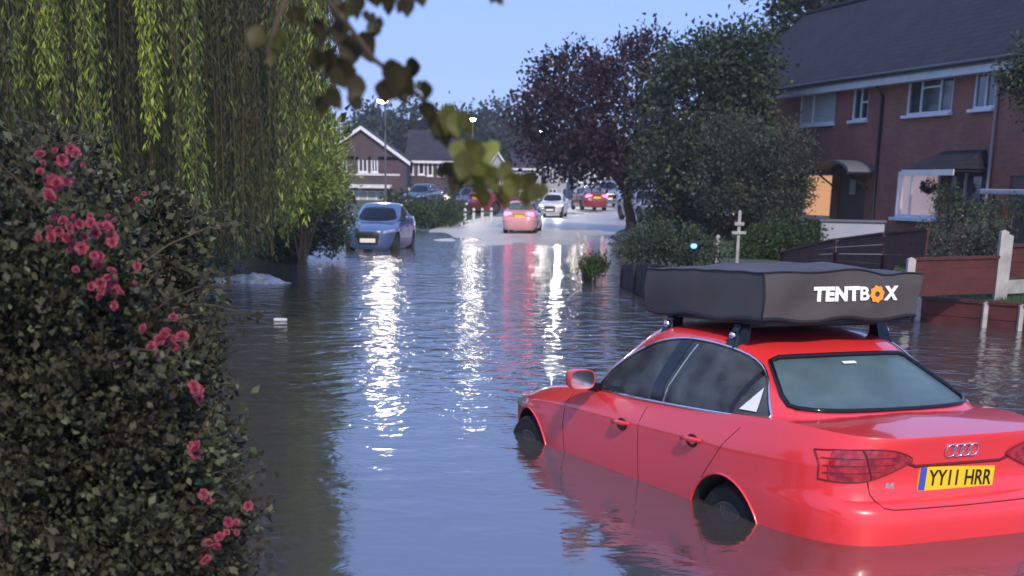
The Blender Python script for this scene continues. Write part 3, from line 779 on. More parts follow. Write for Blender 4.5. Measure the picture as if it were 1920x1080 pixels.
def tree(name, label, cat, base, trunk_top, r0, blobs, mat, leaf, nclump, per, csig, limbs=9, group=None, shell=.5, aspect=.6, stems=1):
    base = Vector(base); root = thing(name, label, cat, base, 0, group)
    loc = lambda p: Vector(p) - base
    tb = MB(); tops = []
    for k in range(stems):
        off = Vector((random.uniform(-.25, .25), random.uniform(-.25, .25), 0)) * (k > 0) * 2
        P = taper_trunk(tb, Vector((0, 0, -.3)) + off, loc(trunk_top) + off * 2.2, r0, r0 * .55); tops.append(P)
    tb.build('trunk', M['bark'], root, smooth=60)
    P, D, tone, C = blob_leaves(blobs, nclump, per, csig, shell)
    lb = MB()
    for i in range(limbs):
        c = Vector(blobs[i % len(blobs)][:3]); rr = blobs[i % len(blobs)][3:]
        tip = c + Vector((random.uniform(-.6, .6) * rr[0], random.uniform(-.6, .6) * rr[1], random.uniform(-.1, .75) * rr[2]))
        P0 = random.choice(tops)[random.choice((-1, -1, -2))]; e = loc(tip); m = P0.lerp(e, .45) + Vector((0, 0, -.08 * (e - P0).length)) + Vector((random.uniform(-.2, .2), random.uniform(-.2, .2), .1))
        lb.tube([P0, m, e], [r0 * .42, r0 * .26, r0 * .06], 7)
        for j in range(3):
            c2 = Vector(C[random.randrange(len(C))])
            if (c2 - tip).length < 2.2 * max(rr): 
                s0 = m.lerp(e, random.uniform(.1, .9)); e2 = loc(c2); lb.tube([s0, s0.lerp(e2, .5) + Vector((0, 0, .1)), e2], [r0 * .16, r0 * .09, r0 * .03], 5)
    lb.build('limbs', M['bark'], root, smooth=60)
    me = leaf_mesh('crown', P - np.array(base), D, leaf, aspect, tone)
    link('crown', me, mat, root)
    return root
def shrub(name, label, cat, base, blobs, mat, leaf, nclump, per, csig, group=None, shell=.6, aspect=.6, up=.2):
    base = Vector(base); root = thing(name, label, cat, base, 0, group)
    sb = MB()
    P, D, tone, C = blob_leaves(blobs, nclump, per, csig, shell); D[:, 2] += up
    for i in range(10):
        c = Vector(C[random.randrange(len(C))]) - base
        sb.tube([(random.uniform(-.15, .15), random.uniform(-.15, .15), -.2), c * .5 + Vector((0, 0, .1)), c], [.03, .02, .008], 6)
    sb.build('stems', M['bark'], root, smooth=60)
    keep = P[:, 2] > base.z - .05
    link('foliage', leaf_mesh('foliage', P[keep] - np.array(base), D[keep], leaf, aspect, tone[keep]), mat, root)
    return root
M['leaf_purple'] = leafmat('purple_leaves', [(0.02, 0.013, 0.018), (0.042, 0.024, 0.032), (0.075, 0.045, 0.055)], .2)
M['leaf_dark'] = leafmat('dark_green_leaves', [(0.028, 0.042, 0.026), (0.055, 0.08, 0.045), (0.1, 0.14, 0.07)], .25)
M['leaf_grey'] = leafmat('grey_green_leaves', [(0.034, 0.046, 0.032), (0.066, 0.085, 0.055), (0.11, 0.13, 0.085)], .2)
M['leaf_far'] = leafmat('far_green_leaves', [(0.0216, 0.0336, 0.0264), (0.036, 0.054, 0.0384), (0.054, 0.078, 0.048)], .2)
M['leaf_hedge'] = leafmat('hedge_leaves', [(.02, .035, .014), (.045, .085, .025), (.08, .14, .04)], .25)
M['leaf_light'] = leafmat('pale_green_leaves', [(0.1, 0.13, 0.03), (0.24, 0.31, 0.07), (0.42, 0.52, 0.16)], .35)
M['leaf_willow'] = leafmat('willow_leaves', [(0.036, 0.042, 0.015), (0.068, 0.08, 0.026), (0.11, 0.14, 0.034), (0.2, 0.27, 0.045), (0.4, 0.5, 0.06)], .3, tint_pos=[0, .35, .62, .8, 1])
M['leaf_rose'] = leafmat('rose_leaves', [(0.022, 0.015, 0.011), (0.043, 0.040, 0.022), (0.074, 0.080, 0.040), (0.12, 0.15, 0.075)], .2)
M['leaf_hazel'] = leafmat('broad_leaves', [(0.0275, 0.0242, 0.011), (0.055, 0.044, 0.0154), (0.11, 0.1155, 0.022), (0.264, 0.297, 0.077)], .35)
M['petal'] = leafmat('rose_petals', [(0.24, 0.03, 0.055), (0.38, 0.065, 0.11), (0.55, 0.19, 0.22)], .3)

# purple-leaved tree by the road, right of centre
def C(u, v, Y): return np.array(at(u, v, Y))
def blob(u, v, Y, ru, rv, ry):
    """an ellipsoid of foliage: centre on the sight line at depth Y, radii in photo pixels across and up, metres deep"""
    c = at(u, v, Y); k = Y / FPX; return (c.x, c.y, c.z, ru * k, ry, rv * k)
Yp = 62
tree('plum_tree', 'dark purple leaved tree beside the far end of the flooded road', 'tree', gnd(1183, 432, .1), at(1180, 340, Yp), .26,
     [blob(1160, 225, Yp, 105, 120, 2.6), blob(1060, 240, Yp - 1, 85, 85, 2.2), blob(1215, 140, Yp, 70, 65, 2.2), blob(1075, 150, Yp + .5, 75, 55, 2), blob(1010, 205, Yp - .5, 45, 30, 1.4), blob(1090, 285, Yp, 70, 42, 2), blob(1230, 300, Yp, 60, 70, 2), blob(1150, 120, Yp, 60, 40, 1.6)],
     M['leaf_purple'], .20, 620, 28, .25, limbs=14)
Yg = 50
tree('green_tree', 'tall dark green tree between the purple tree and the brick houses', 'tree', (at(1270, 400, Yg).x, Yg, .2), at(1290, 300, Yg), .22,
     [blob(1350, 190, Yg, 95, 110, 1.7), blob(1290, 200, Yg, 85, 110, 1.7), blob(1385, 130, Yg, 62, 70, 1.5), blob(1290, 310, Yg, 75, 70, 1.4), blob(1365, 280, Yg, 75, 70, 1.4), blob(1305, 112, Yg, 50, 32, 1.4), blob(1350, 85, Yg, 30, 20, 1), blob(1395, 230, Yg, 38, 90, 1.2), blob(1400, 112, Yg, 40, 48, 1.1), blob(1240, 330, Yg, 45, 55, 1.1)],
     M['leaf_dark'], .16, 640, 30, .26, limbs=14)
Yb = 64
tree('backdrop_tree', 'large dark tree rising behind the slate roof of the brick houses', 'tree', (16.5, 66, .3), (17, 66, 5), .35,
     [blob(1580, 25, Yb, 115, 60, 3), blob(1500, 60, Yb, 75, 60, 2.6), blob(1690, 0, Yb, 120, 45, 3), blob(1560, 120, Yb + 2, 120, 80, 3), blob(1480, 130, Yb, 60, 60, 2), blob(1560, -60, Yb, 170, 60, 3)],
     M['leaf_dark'], .24, 560, 28, .32, limbs=8)
Ys = 47
tree('round_tree', 'rounded grey green small tree in the front garden beside the orange lit window', 'tree', (8.2, Ys, .25), at(1380, 345, Ys), .09,
     [blob(1375, 275, Ys, 72, 62, 1.3), blob(1360, 340, Ys, 65, 50, 1.2), blob(1400, 315, Ys, 60, 75, 1.2)], M['leaf_grey'], .085, 420, 26, .13, limbs=5, group=None)
tree('round_tree', 'smaller rounded grey tree with brownish leaves touching the orange lit window', 'tree', (9.3, Ys - 1, .25), at(1470, 345, Ys - 1), .08,
     [blob(1470, 290, Ys - 1, 52, 55, 1.1), blob(1478, 350, Ys - 1, 50, 50, 1.0), blob(1450, 380, Ys - 1, 55, 35, 1.0)], M['leaf_grey'], .085, 340, 26, .12, limbs=5)
shrub('dark_shrub', 'dark spreading shrub at the foot of the tall green tree', 'shrub', (6.6, 50, .25), [blob(1290, 390, 50, 70, 45, 1.2), blob(1360, 410, 50, 70, 35, 1.1), blob(1255, 405, 50, 40, 35, 1)], M['leaf_dark'], .11, 300, 22, .16)
shrub('garden_hedge', 'bright green leafy bush behind the red brown fence', 'bush', (7.2, 36, .25), [blob(1440, 455, 36, 45, 32, .7), blob(1495, 445, 36, 45, 30, .7), blob(1410, 470, 36, 35, 22, .6)], M['leaf_hedge'], .075, 260, 22, .10)
shrub('garden_shrub', 'grey green shrub above the red brown fence panel', 'shrub', (9.6, 27.5, .25), [blob(1790, 455, 27.5, 75, 36, .6), blob(1740, 462, 27.5, 40, 26, .5), blob(1850, 450, 27.5, 40, 30, .5)], M['leaf_grey'], .06, 240, 20, .09)
shrub('verge_bush', 'low green bush on the flooded verge before the wooden fence', 'bush', gnd(1103, 512, 0), [blob(1108, 500, 30.5, 18, 13, .5), blob(1122, 492, 30.5, 12, 14, .4)], M['leaf_hedge'], .06, 70, 18, .07)
shrub('fence_bush', 'dark ragged bush growing behind the grey wooden fence', 'bush', (3.6, 30, .1), [blob(1215, 462, 30, 42, 30, .7), blob(1262, 452, 30, 50, 30, .7), blob(1182, 470, 31, 26, 20, .4), blob(1310, 470, 30, 40, 24, .7)], M['leaf_dark'], .06, 330, 20, .09)
tree('edge_tree', 'dark leafy branch end hanging before the upper window at the right edge', 'tree', (11.2, 29, .25), (11.3, 29, 3.2), .09,
     [blob(1925, 110, 29, 38, 45, .6), blob(1985, 150, 29, 80, 80, .9), blob(1915, 145, 29, 32, 28, .4)], M['leaf_dark'], .08, 200, 22, .11, limbs=5)
# woods behind the far houses
for i, (u, v, Y, ru, rv, lab) in enumerate([(760, 265, 175, 90, 55, 'broad blue green tree behind the gabled house on the left'), (700, 258, 178, 60, 40, 'low far tree peeping over the gable of the left house'), (860, 265, 180, 85, 55, 'rounded far tree between the street lamp and the gabled house'), (935, 262, 185, 75, 52, 'far tree just left of the purple leaved tree'), (985, 285, 190, 60, 40, 'far tree half hidden by the edge of the purple leaved tree'), (1090, 290, 200, 90, 45, 'far tree behind the purple leaved tree')]):
    tree('distant_tree', lab, 'tree', (at(u, 400, Y).x, Y, .5), at(u, v + 20, Y), .4, [blob(u, v, Y, ru * .6, rv, 3), blob(u - ru * .4, v + 18, Y, ru * .5, rv * .75, 3), blob(u + ru * .4, v + 14, Y, ru * .5, rv * .8, 3), blob(u, v + rv, Y, ru * .9, rv * .8, 3)],
         M['leaf_far'], .6, 300, 22, .8, limbs=5, group='trees behind the far houses')

# ---- weeping willow on the left bank
def willow():
    base = Vector((-6.9, 24.5, .1)); root = thing('willow_tree', 'big weeping willow with long hanging strands over the left bank', 'tree', base)
    tb = MB(); P = taper_trunk(tb, (0, 0, -.3), (.2, .1, 4.4), .48, .34, 6, .1); tb.build('trunk', M['bark'], root, smooth=60)
    lb = MB(); hubs = []
    for i in range(16):
        a = i / 16 * 2 * math.pi + random.uniform(-.2, .2); rr = random.uniform(1.4, 3.4)
        e = Vector((rr * math.cos(a), rr * .9 * math.sin(a), random.uniform(6.2, 8.4)))
        m = P[-1].lerp(e, .5) + Vector((0, 0, 1.0)); lb.tube([P[-1 - (i % 2)], m, e], [.17, .11, .04], 7); hubs.append(e)
        e2 = e + Vector((math.cos(a), math.sin(a), -.25)) * random.uniform(.6, 1.2); lb.tube([e, e2], [.04, .015], 5); hubs.append(e2)
    lb.build('limbs', M['bark'], root, smooth=60)
    Ps, Ds, Ts = [], [], []; sb = MB()
    def strand(x, y, ztop, zbot, tone, dens=34, sway=.12):
        n = max(4, int((ztop - zbot) * dens)); f = np.linspace(0, 1, n); sx, sy = rng.normal(0, sway, 2); ph = rng.uniform(0, 6)
        X = x + sx * f + .05 * np.sin(f * 5 + ph); Y_ = y + sy * f + .05 * np.cos(f * 4 + ph); Z = ztop + (zbot - ztop) * f
        p = np.stack([X, Y_, Z], 1) + rng.normal(0, .035, (n, 3)); Ps.append(p)
        a = rng.uniform(0, 2 * math.pi, n); d = np.stack([np.cos(a) * .55, np.sin(a) * .55, -np.ones(n)], 1); Ds.append(d)
        Ts.append(tone + rng.normal(0, .10, n))
        k = range(0, n, max(1, n // 5)); sb.tube([(X[i], Y_[i], Z[i]) for i in k], .006, 4, cap=False)
    b = np.array(base)
    # dense inner curtains; bottom line read off the photograph
    lowu = [-700, 0, 150, 300, 420, 490, 520, 560, 600, 640]; lowv = [300, 360, 380, 400, 440, 455, 330, 230, 200, 160]
    for i in range(720):
        Y_ = rng.uniform(20.0, 28.5); u = rng.uniform(-420, 520) if i % 9 else rng.uniform(500, 625); f = (Y_ - 24.5) / 5
        vb = np.interp(u, lowu, lowv) + rng.normal(0, 45) - (40 if u < 300 else 0) * rng.random()
        bot = at(u, min(vb, 480), Y_); top = at(u, 0, Y_)
        ztop = rng.uniform(6.5, 8.6) - max(0, u - 430) / 190 * rng.uniform(.6, 2.4)
        tone = rng.normal(.29, .12) + (.07 if rng.random() < .2 else 0)
        strand(bot.x, Y_, ztop, max(bot.z, .12), tone)
    # near-side streamers, the light on them put into a brighter yellow-green tone
    for (u0, u1, vb, n, tn) in ((55, 110, 120, 10, .86), (160, 200, 370, 10, .72), (85, 125, 230, 5, .66), (268, 300, 215, 8, .86), (365, 385, 400, 5, .66), (30, 60, 200, 4, .6), (590, 618, 260, 7, .74), (335, 350, 330, 3, .6), (540, 575, 380, 8, .62)):
        for k in range(int(n * 1.7)):
            u = rng.uniform(u0, u1); Y_ = rng.uniform(18.6, 19.8); bt = at(u, vb + rng.normal(0, 25), Y_)
            strand(bt.x, Y_, rng.uniform(6.0, 7.0), bt.z, tn + .04 + rng.normal(0, .06), 36, .06)
    Pn, Dn, Tn = np.concatenate(Ps), np.concatenate(Ds), np.concatenate(Ts)
    sm = sb.mesh('strands', False); sm.transform(Matrix.Translation(-base)); link('strands', sm, M['twig'], root)
    cr = blob_leaves([(-6.9, 24.5, 7.6, 4.6, 3.6, 1.6), (-6.9, 24.5, 8.6, 3.2, 2.8, 1.2)], 420, 24, .3, .4)
    Pn = np.concatenate([Pn, cr[0]]); Dn = np.concatenate([Dn, cr[1] - np.array([0, 0, 1.2])]); Tn = np.concatenate([Tn, cr[2] * .6])
    link('crown', leaf_mesh('crown', Pn - b, Dn, .105, .2, Tn, fold=.1), M['leaf_willow'], root)
willow()
shrub('pale_bush', 'pale yellow green feathery bush at the right of the willow', 'bush', (-4.6, 34, .15), [blob(590, 290, 34, 48, 85, .9), blob(560, 360, 34, 42, 55, .9), blob(620, 330, 34, 30, 55, .8), blob(600, 215, 34, 16, 40, .4), blob(540, 390, 34, 30, 35, .7)], M['leaf_light'], .13, 330, 22, .12, aspect=.25, up=.8)
shrub('dark_hedge', 'dark clipped hedge at the water below the pale feathery bush', 'hedge', (-4.9, 36, .15), [blob(600, 420, 36, 50, 50, 1), blob(545, 440, 36, 50, 45, 1), blob(630, 405, 37, 25, 60, .8), blob(480, 440, 37, 60, 50, 1.2)], M['leaf_dark'], .09, 420, 24, .13)
shrub('bank_shrub', 'dark shrub in the shadow under the willow strands', 'shrub', (-7.5, 27, .15), [blob(420, 440, 29, 60, 50, 1), blob(330, 430, 29, 60, 50, 1), blob(230, 400, 30, 80, 70, 1.2), blob(90, 390, 30, 110, 80, 1.2)], M['leaf_dark'], .09, 420, 24, .14)
shrub('screen_hedge', 'tall dark evergreen screen standing behind the willow', 'hedge', (-9, 38, .2), [blob(80, 150, 39, 200, 260, 1.4), blob(330, 170, 39, 180, 260, 1.4), blob(490, 220, 39, 100, 240, 1.2), blob(-200, 150, 39, 200, 260, 1.4)], M['leaf_dark'], .36, 900, 40, .36, shell=.15)

# ---- rose bush in the left foreground
def rose_head(r_):
    """a double rose: rings of cupped petals round the middle"""
    V = []; F = []; T = []
    for ring, (n, tilt, s) in enumerate(((4, .25, .5), (5, .6, .8), (6, 1.0, 1.0), (6, 1.35, 1.05))):
        for k in range(n):
            a = 2 * math.pi * (k + .5 * ring) / n + r_.uniform(-.15, .15); t = tilt + r_.uniform(-.1, .1)
            d = Vector((math.cos(a) * math.sin(t), math.sin(a) * math.sin(t), math.cos(t))); sd_ = Vector((-math.sin(a), math.cos(a), 0)); nn = d.cross(sd_)
            L = .026 * s; o = Vector((0, 0, .002 * (4 - ring)))
            i = len(V)
            V += [o, o + d * L * .55 + sd_ * L * .42 - nn * L * .1, o + d * L * .95 + sd_ * L * .28, o + d * L * 1.02, o + d * L * .95 - sd_ * L * .28, o + d * L * .55 - sd_ * L * .42 - nn * L * .1]
            F.append(tuple(range(i, i + 6))); T.append(.35 + .13 * ring + r_.uniform(-.15, .15))
    me = bpy.data.meshes.new('rose_bloom'); me.from_pydata(V, [], F)
    a = me.attributes.new('leaf_tone', 'FLOAT', 'FACE'); a.data.foreach_set('value', T); me.materials.append(M['petal']); return me
def rose_bush(name, label, base, blobs, nclump, per, csig, blooms, leaf, Yb_, scale=1.0):
    base = Vector(base); root = thing(name, label, 'rose bush', base)
    P, D, tone, Cc = blob_leaves(blobs, nclump, per, csig, .55)
    # arching shoots that break the outline
    Ps, Ds, Ts = [P], [D], [tone]; sb = MB()
    for i in range(130):
        k = random.randrange(len(Cc)); c = Vector(Cc[k]); bb = blobs[random.randrange(len(blobs))]; o = (c - Vector(bb[:3])); o.z = abs(o.z) * .4; o = o.normalized() if o.length else Vector((1, 0, 0))
        L = random.uniform(.12, .40) * scale; pts = [c + o * L * f + Vector((0, 0, .10 * L * math.sin(f * 3))) for f in (0, .35, .7, 1)]
        sb.tube([p - base for p in pts], [.004, .003, .0025, .0015], 4)
        n = int(L * 90); f = rng.random(n); q = np.array([tuple(pts[0].lerp(pts[3], t)) for t in f]) + rng.normal(0, .02, (n, 3)); Ps.append(q); Ds.append(rdir(n, .2)); Ts.append(np.full(n, random.uniform(.3, .7)) + rng.normal(0, .1, n))
    for i in range(24):
        c = Vector(Cc[random.randrange(len(Cc))]) - base
        sb.tube([(random.uniform(-.3, .3), random.uniform(-.3, .3), -.2), c * .55 + Vector((0, 0, .12)), c], [.014, .010, .004], 5)
    sb.build('stems', M['twig'], root, smooth=60)
    Pn = np.concatenate(Ps); keep = Pn[:, 2] > base.z - .1
    link('foliage', leaf_mesh('foliage', (Pn - np.array(base))[keep], np.concatenate(Ds)[keep], leaf, .62, np.concatenate(Ts)[keep], jitter=.6), M['leaf_rose'], root)
    heads = [rose_head(random.Random(k)) for k in range(4)]
    bvh = None
    for (u, v, n, spread) in blooms:
        for k in range(int(n * 1.5)):
            uu, vv = u + random.gauss(0, spread), v + random.gauss(0, spread); Yb2 = Yb_ + random.uniform(-.06, .06)
            p = at(uu, vv, Yb2) - base
            o = bpy.data.objects.new('rose_bloom', heads[random.randrange(4)]); COL.objects.link(o); o.parent = root; o.location = p
            o.rotation_euler = (R(random.uniform(20, 110)), R(random.uniform(-30, 30)), R(random.uniform(-70, 70))); s_ = random.uniform(.40, .85) * scale; o.scale = (s_, s_, s_)
    return root
rose_bush('rose_bush', 'large dark rose bush with pink blooms in the left foreground', (-1.9, 5.2, .15),
          [blob(60, 470, 4.9, 170, 170, .45), blob(130, 640, 4.9, 190, 170, .5), blob(190, 830, 4.8, 210, 190, .5), blob(230, 1010, 4.7, 220, 190, .5), blob(40, 900, 5.0, 200, 260, .5), blob(-120, 600, 5.1, 220, 300, .5), blob(330, 1050, 4.75, 110, 130, .35), blob(240, 700, 4.9, 110, 120, .35)],
          1500, 46, .036,
          [(105, 325, 9, 24), (120, 290, 4, 14), (95, 360, 2, 10), (150, 430, 9, 24), (195, 432, 7, 18), (110, 430, 5, 14), (195, 545, 5, 16), (215, 565, 2, 10), (190, 490, 3, 22), (315, 625, 4, 14), (330, 650, 3, 12), (375, 735, 3, 9), (365, 840, 2, 8), (388, 937, 2, 7), (430, 985, 3, 8), (410, 1020, 4, 10), (388, 1048, 2, 6), (458, 945, 1, 4), (5, 990, 1, 4), (300, 660, 2, 20), (240, 500, 2, 16), (160, 480, 2, 18)], .027, 4.45)
rose_bush('rose_bush', 'greyish rose bush with a single red bloom behind the large dark one', (-2.9, 8.6, .15),
          [blob(250, 420, 8.4, 70, 60, .4), blob(90, 345, 8.4, 100, 65, .5), blob(-60, 350, 8.4, 130, 85, .5), blob(270, 480, 8.3, 90, 70, .4), blob(330, 580, 8.1, 50, 60, .3), blob(200, 560, 8.4, 120, 110, .5), blob(330, 700, 8.0, 70, 90, .35), blob(380, 830, 7.8, 50, 90, .3), blob(390, 980, 7.6, 55, 90, .3)],
          900, 20, .055, [(270, 362, 1, 3), (255, 372, 1, 3)], .045, 8.0, 1.2)

# ---- overhanging branch close to the lens
def overhang():
    base = at(560, -120, 2.6); root = thing('overhanging_branch', 'leafy branch with broad brown and green leaves hanging over the road', 'branch', base)
    main = [(470, -160), (560, -60), (640, 30), (700, 110), (770, 165), (830, 225), (885, 300), (950, 345), (1005, 362)]
    Yd = [2.5, 2.5, 2.52, 2.55, 2.58, 2.62, 2.66, 2.7, 2.72]
    pts = [at(u, v, y) - base for (u, v), y in zip(main, Yd)]
    sb = MB(); sb.tube(pts, [.006, .0055, .005, .0045, .004, .0035, .003, .002, .0015], 7)
    side = [[(560, -60), (520, 40), (500, 100)], [(600, -10), (660, -40), (740, -10), (790, 5)], [(640, 30), (600, 80), (610, 150)], [(560, -60), (610, -60), (640, 0)], [(470, -160), (430, -50), (420, 20)], [(790, -80), (900, -40), (930, -10)]]
    for s_ in side: sb.tube([at(u, v, 2.5 + random.uniform(-.08, .08)) - base for u, v in s_], [.006, .004, .002, .0015][:len(s_)], 6)
    sb.build('twigs', M['twig'], root, smooth=60)
    L = [(640, 30, 62, .35), (625, -10, 60, .2), (655, 95, 65, .15), (690, 90, 60, .1), (645, 140, 60, .2), (615, 120, 60, .1), (700, 55, 40, .1), (665, 165, 55, .15), (630, 185, 50, .1), (668, 190, 48, .05),
         (735, 150, 72, .2), (725, 175, 55, .25), (770, 130, 45, .1), (795, 172, 40, .1), (760, 165, 55, .15), (800, 215, 55, .12), (818, 238, 50, .3), (845, 225, 70, .55), (870, 235, 55, .5), (830, 260, 50, .2), (885, 285, 60, .6), (870, 310, 60, .5), (860, 285, 50, .75), (910, 290, 50, .95), (905, 315, 50, .7), (925, 335, 60, .55), (895, 345, 60, .5), (900, 370, 50, .4), (950, 330, 50, .55), (965, 350, 60, .6), (990, 345, 50, .4), (1005, 362, 45, .45), (940, 370, 45, .5), (985, 375, 36, .5), (855, 345, 45, .12), (840, 320, 40, .1), (880, 335, 45, .3),
         (480, 70, 50, .35), (520, 78, 48, .55), (505, 108, 36, .4), (590, 118, 45, .12), (595, 55, 45, .1), (560, 30, 40, .1), (730, 0, 50, .1), (765, 10, 45, .1), (705, -5, 45, .1), (790, -5, 40, .1), (670, 10, 50, .15), (690, 30, 30, .1), (925, -6, 34, .1), (600, 200, 42, .1), (635, 62, 50, .1)]  # lower right leaves toned yellow-green for the light falling on them
    V = []; F = []; T = []
    L = [(u + random.uniform(-16, 16) * k, v + random.uniform(-14, 14) * k, s_ * (.92 if k == 0 else .66), tn + .08 * k) for u, v, s_, tn in L for k in (0, 1)]
    for u, v, s_, tn in L:
        Y_ = 2.58 + random.uniform(-.14, .14); c = at(u, v, Y_) - base; Ln = s_ * .98 * Y_ / FPX * random.uniform(.9, 1.1)
        d = Vector((random.uniform(-.5, .7), random.uniform(-.5, .5), -1)).normalized(); w_ = d.cross(Vector((random.uniform(-.8, .8), -1, random.uniform(-.3, .3)))).normalized(); nn = d.cross(w_)
        prof = [(0, .05), (.10, .24), (.25, .39), (.42, .41), (.6, .32), (.78, .18), (.9, .07), (1, .0)]; i0 = len(V)
        for f, wd in prof:
            o = c + d * Ln * (f - .5) + nn * Ln * .12 * math.sin(f * 2.4)
            V += [o + w_ * Ln * wd * .9 + nn * Ln * wd * .22, o, o - w_ * Ln * wd * .9 + nn * Ln * wd * .22]
        for k in range(len(prof) - 1):
            for j in (0, 1): a = i0 + 3 * k + j; F.append((a, a + 1, a + 4, a + 3)); T.append(tn + random.uniform(-.06, .06))
    me = bpy.data.meshes.new('leaves'); me.from_pydata([tuple(v) for v in V], [], F); at_ = me.attributes.new('leaf_tone', 'FLOAT', 'FACE'); at_.data.foreach_set('value', T)
    link('leaves', me, M['leaf_hazel'], root, smooth=60)
overhang()

# ------------------------------------------------------------------ houses
M['brick'] = brickmat('red_brick', (.29, .078, .036), (.36, .112, .056), (.18, .13, .12))
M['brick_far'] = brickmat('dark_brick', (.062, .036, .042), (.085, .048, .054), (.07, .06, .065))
M['slate'] = tilemat('slate_roof', (.022, .022, .033), .25)
M['tile_far'] = tilemat('far_roof_tiles', (.035, .034, .045), .3)
M['lit_orange'] = pmat('lit_window_orange', (.6, .35, .2), .7, emit=(1, .50, .24), es=.6)
M['lit_pink'] = pmat('lit_blind', (.65, .52, .50), .8, emit=(1, .62, .52), es=.22)
M['lit_cream'] = pmat('lit_window_cream', (.8, .75, .6), .7, emit=(1, .86, .62), es=1.3)
M['curtain'] = pmat('net_curtain', (.42, .46, .42), .9, var=.15, vscale=14)
M['door_dark'] = pmat('dark_door', (.03, .032, .05), .4)
M['door_brown'] = pmat('brown_door', (.10, .07, .05), .5)
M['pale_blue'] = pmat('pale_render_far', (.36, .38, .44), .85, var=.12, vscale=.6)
M['lead'] = pmat('lead_canopy', (.12, .12, .14), .5)
def uvquad(name, quads, mat, parent):
    """quads: list of (4 points, 4 uvs) -> one mesh"""
    me = bpy.data.meshes.new(name); V = [tuple(p) for q in quads for p in q[0]]
    me.from_pydata(V, [], [tuple(range(4 * i, 4 * i + 4)) for i in range(len(quads))])
    uv = me.uv_layers.new(name='UVMap'); uv.data.foreach_set('uv', [c for q in quads for p in q[1] for c in p])
    return link(name, me, mat, parent)
def wall_quads(x0, x1, z0, z1, opens, y=0.0, rev=.1):
    """front wall in the plane y with rectangular openings and their reveals"""
    xs_ = sorted({x0, x1, *[a for o in opens for a in o[:2]]}); zs_ = sorted({z0, z1, *[a for o in opens for a in o[2:]]}); Q = []
    for i in range(len(xs_) - 1):
        for j in range(len(zs_) - 1):
            cx, cz = (xs_[i] + xs_[i+1]) / 2, (zs_[j] + zs_[j+1]) / 2
            if any(o[0] < cx < o[1] and o[2] < cz < o[3] for o in opens): continue
            a, b, c, d = xs_[i], xs_[i+1], zs_[j], zs_[j+1]; Q.append((((a, y, c), (b, y, c), (b, y, d), (a, y, d)), ((a, c), (b, c), (b, d), (a, d))))
    for a, b, c, d in opens:
        for p in (((a, y, c), (a, y + rev, c), (a, y + rev, d), (a, y, d)), ((b, y, c), (b, y, d), (b, y + rev, d), (b, y + rev, c)), ((a, y, d), (a, y + rev, d), (b, y + rev, d), (b, y, d)), ((a, y, c), (b, y, c), (b, y + rev, c), (a, y + rev, c))):
            Q.append((p, tuple((q[0] + q[1], q[2]) for q in p)))
    return Q
def window(parent, x0, x1, z0, z1, y=0.05, bars=(), rows=(), pane=None, fr=.06, frame=None, sill=True, name='window'):
    """uPVC window: bars at x fractions, rows: (x fraction a, b, z fraction) transoms"""
    f = MB(); W, H = x1 - x0, z1 - z0; d = .06
    f.box((x0 + fr/2, y, (z0+z1)/2), (fr, d, H)); f.box((x1 - fr/2, y, (z0+z1)/2), (fr, d, H))
    f.box(((x0+x1)/2, y + .001, z0 + fr/2), (W - 2*fr, d, fr)); f.box(((x0+x1)/2, y + .001, z1 - fr/2), (W - 2*fr, d, fr))
    for b in bars: f.box((x0 + W * b, y + .002, (z0+z1)/2), (fr * .9, d, H - 2*fr))
    for a, b, c in rows: f.box((x0 + W * (a+b)/2, y + .003, z0 + H * c), (W * (b-a) - fr, d - .004, fr * .8))
    o = f.build(name, frame or M['white'], parent)
    MB().box(((x0+x1)/2, y + .022, (z0+z1)/2), (W - fr, .012, H - fr)).build('pane', pane or M['pane'], o)
    if sill: MB().box(((x0+x1)/2, y - .09, z0 - .045), (W + .14, .18, .085)).build('sill', frame or M['white'], o, bevel=.01)
    return o
HE = 5.25
FA, FB = gnd(1470, 161, HE), gnd(1900, 98, HE)
FD = Vector((FB.x - FA.x, FB.y - FA.y, 0)).normalized(); FN = Vector((-FD.y, FD.x, 0)); FRZ = math.atan2(FD.y, FD.x)
def fac(u, v, off=0.0):
    """position on the brick front seen through a pixel: metres along it, height"""
    r = ray(u, v); o = Vector((FA.x, FA.y, 0)) + FN * off; n = FN
    t = (o - Vector((0, 0, CAMH))).dot(n) / r.dot(n); p = Vector((0, 0, CAMH)) + r * t
    return (Vector((p.x, p.y, 0)) - Vector((FA.x, FA.y, 0))).dot(FD), p.z
def frect(u0, v0, u1, v1, off=0.0):
    a = fac(u0, (v0 + v1) / 2, off)[0]; b = fac(u1, (v0 + v1) / 2, off)[0]; m = (u0 + u1) / 2
    return a, b, fac(m, v1, off)[1], fac(m, v0, off)[1]
S1 = fac(1660, 200)[0]; S2 = fac(1876, 200)[0]; S3 = S2 + 6.4
GZ = .2
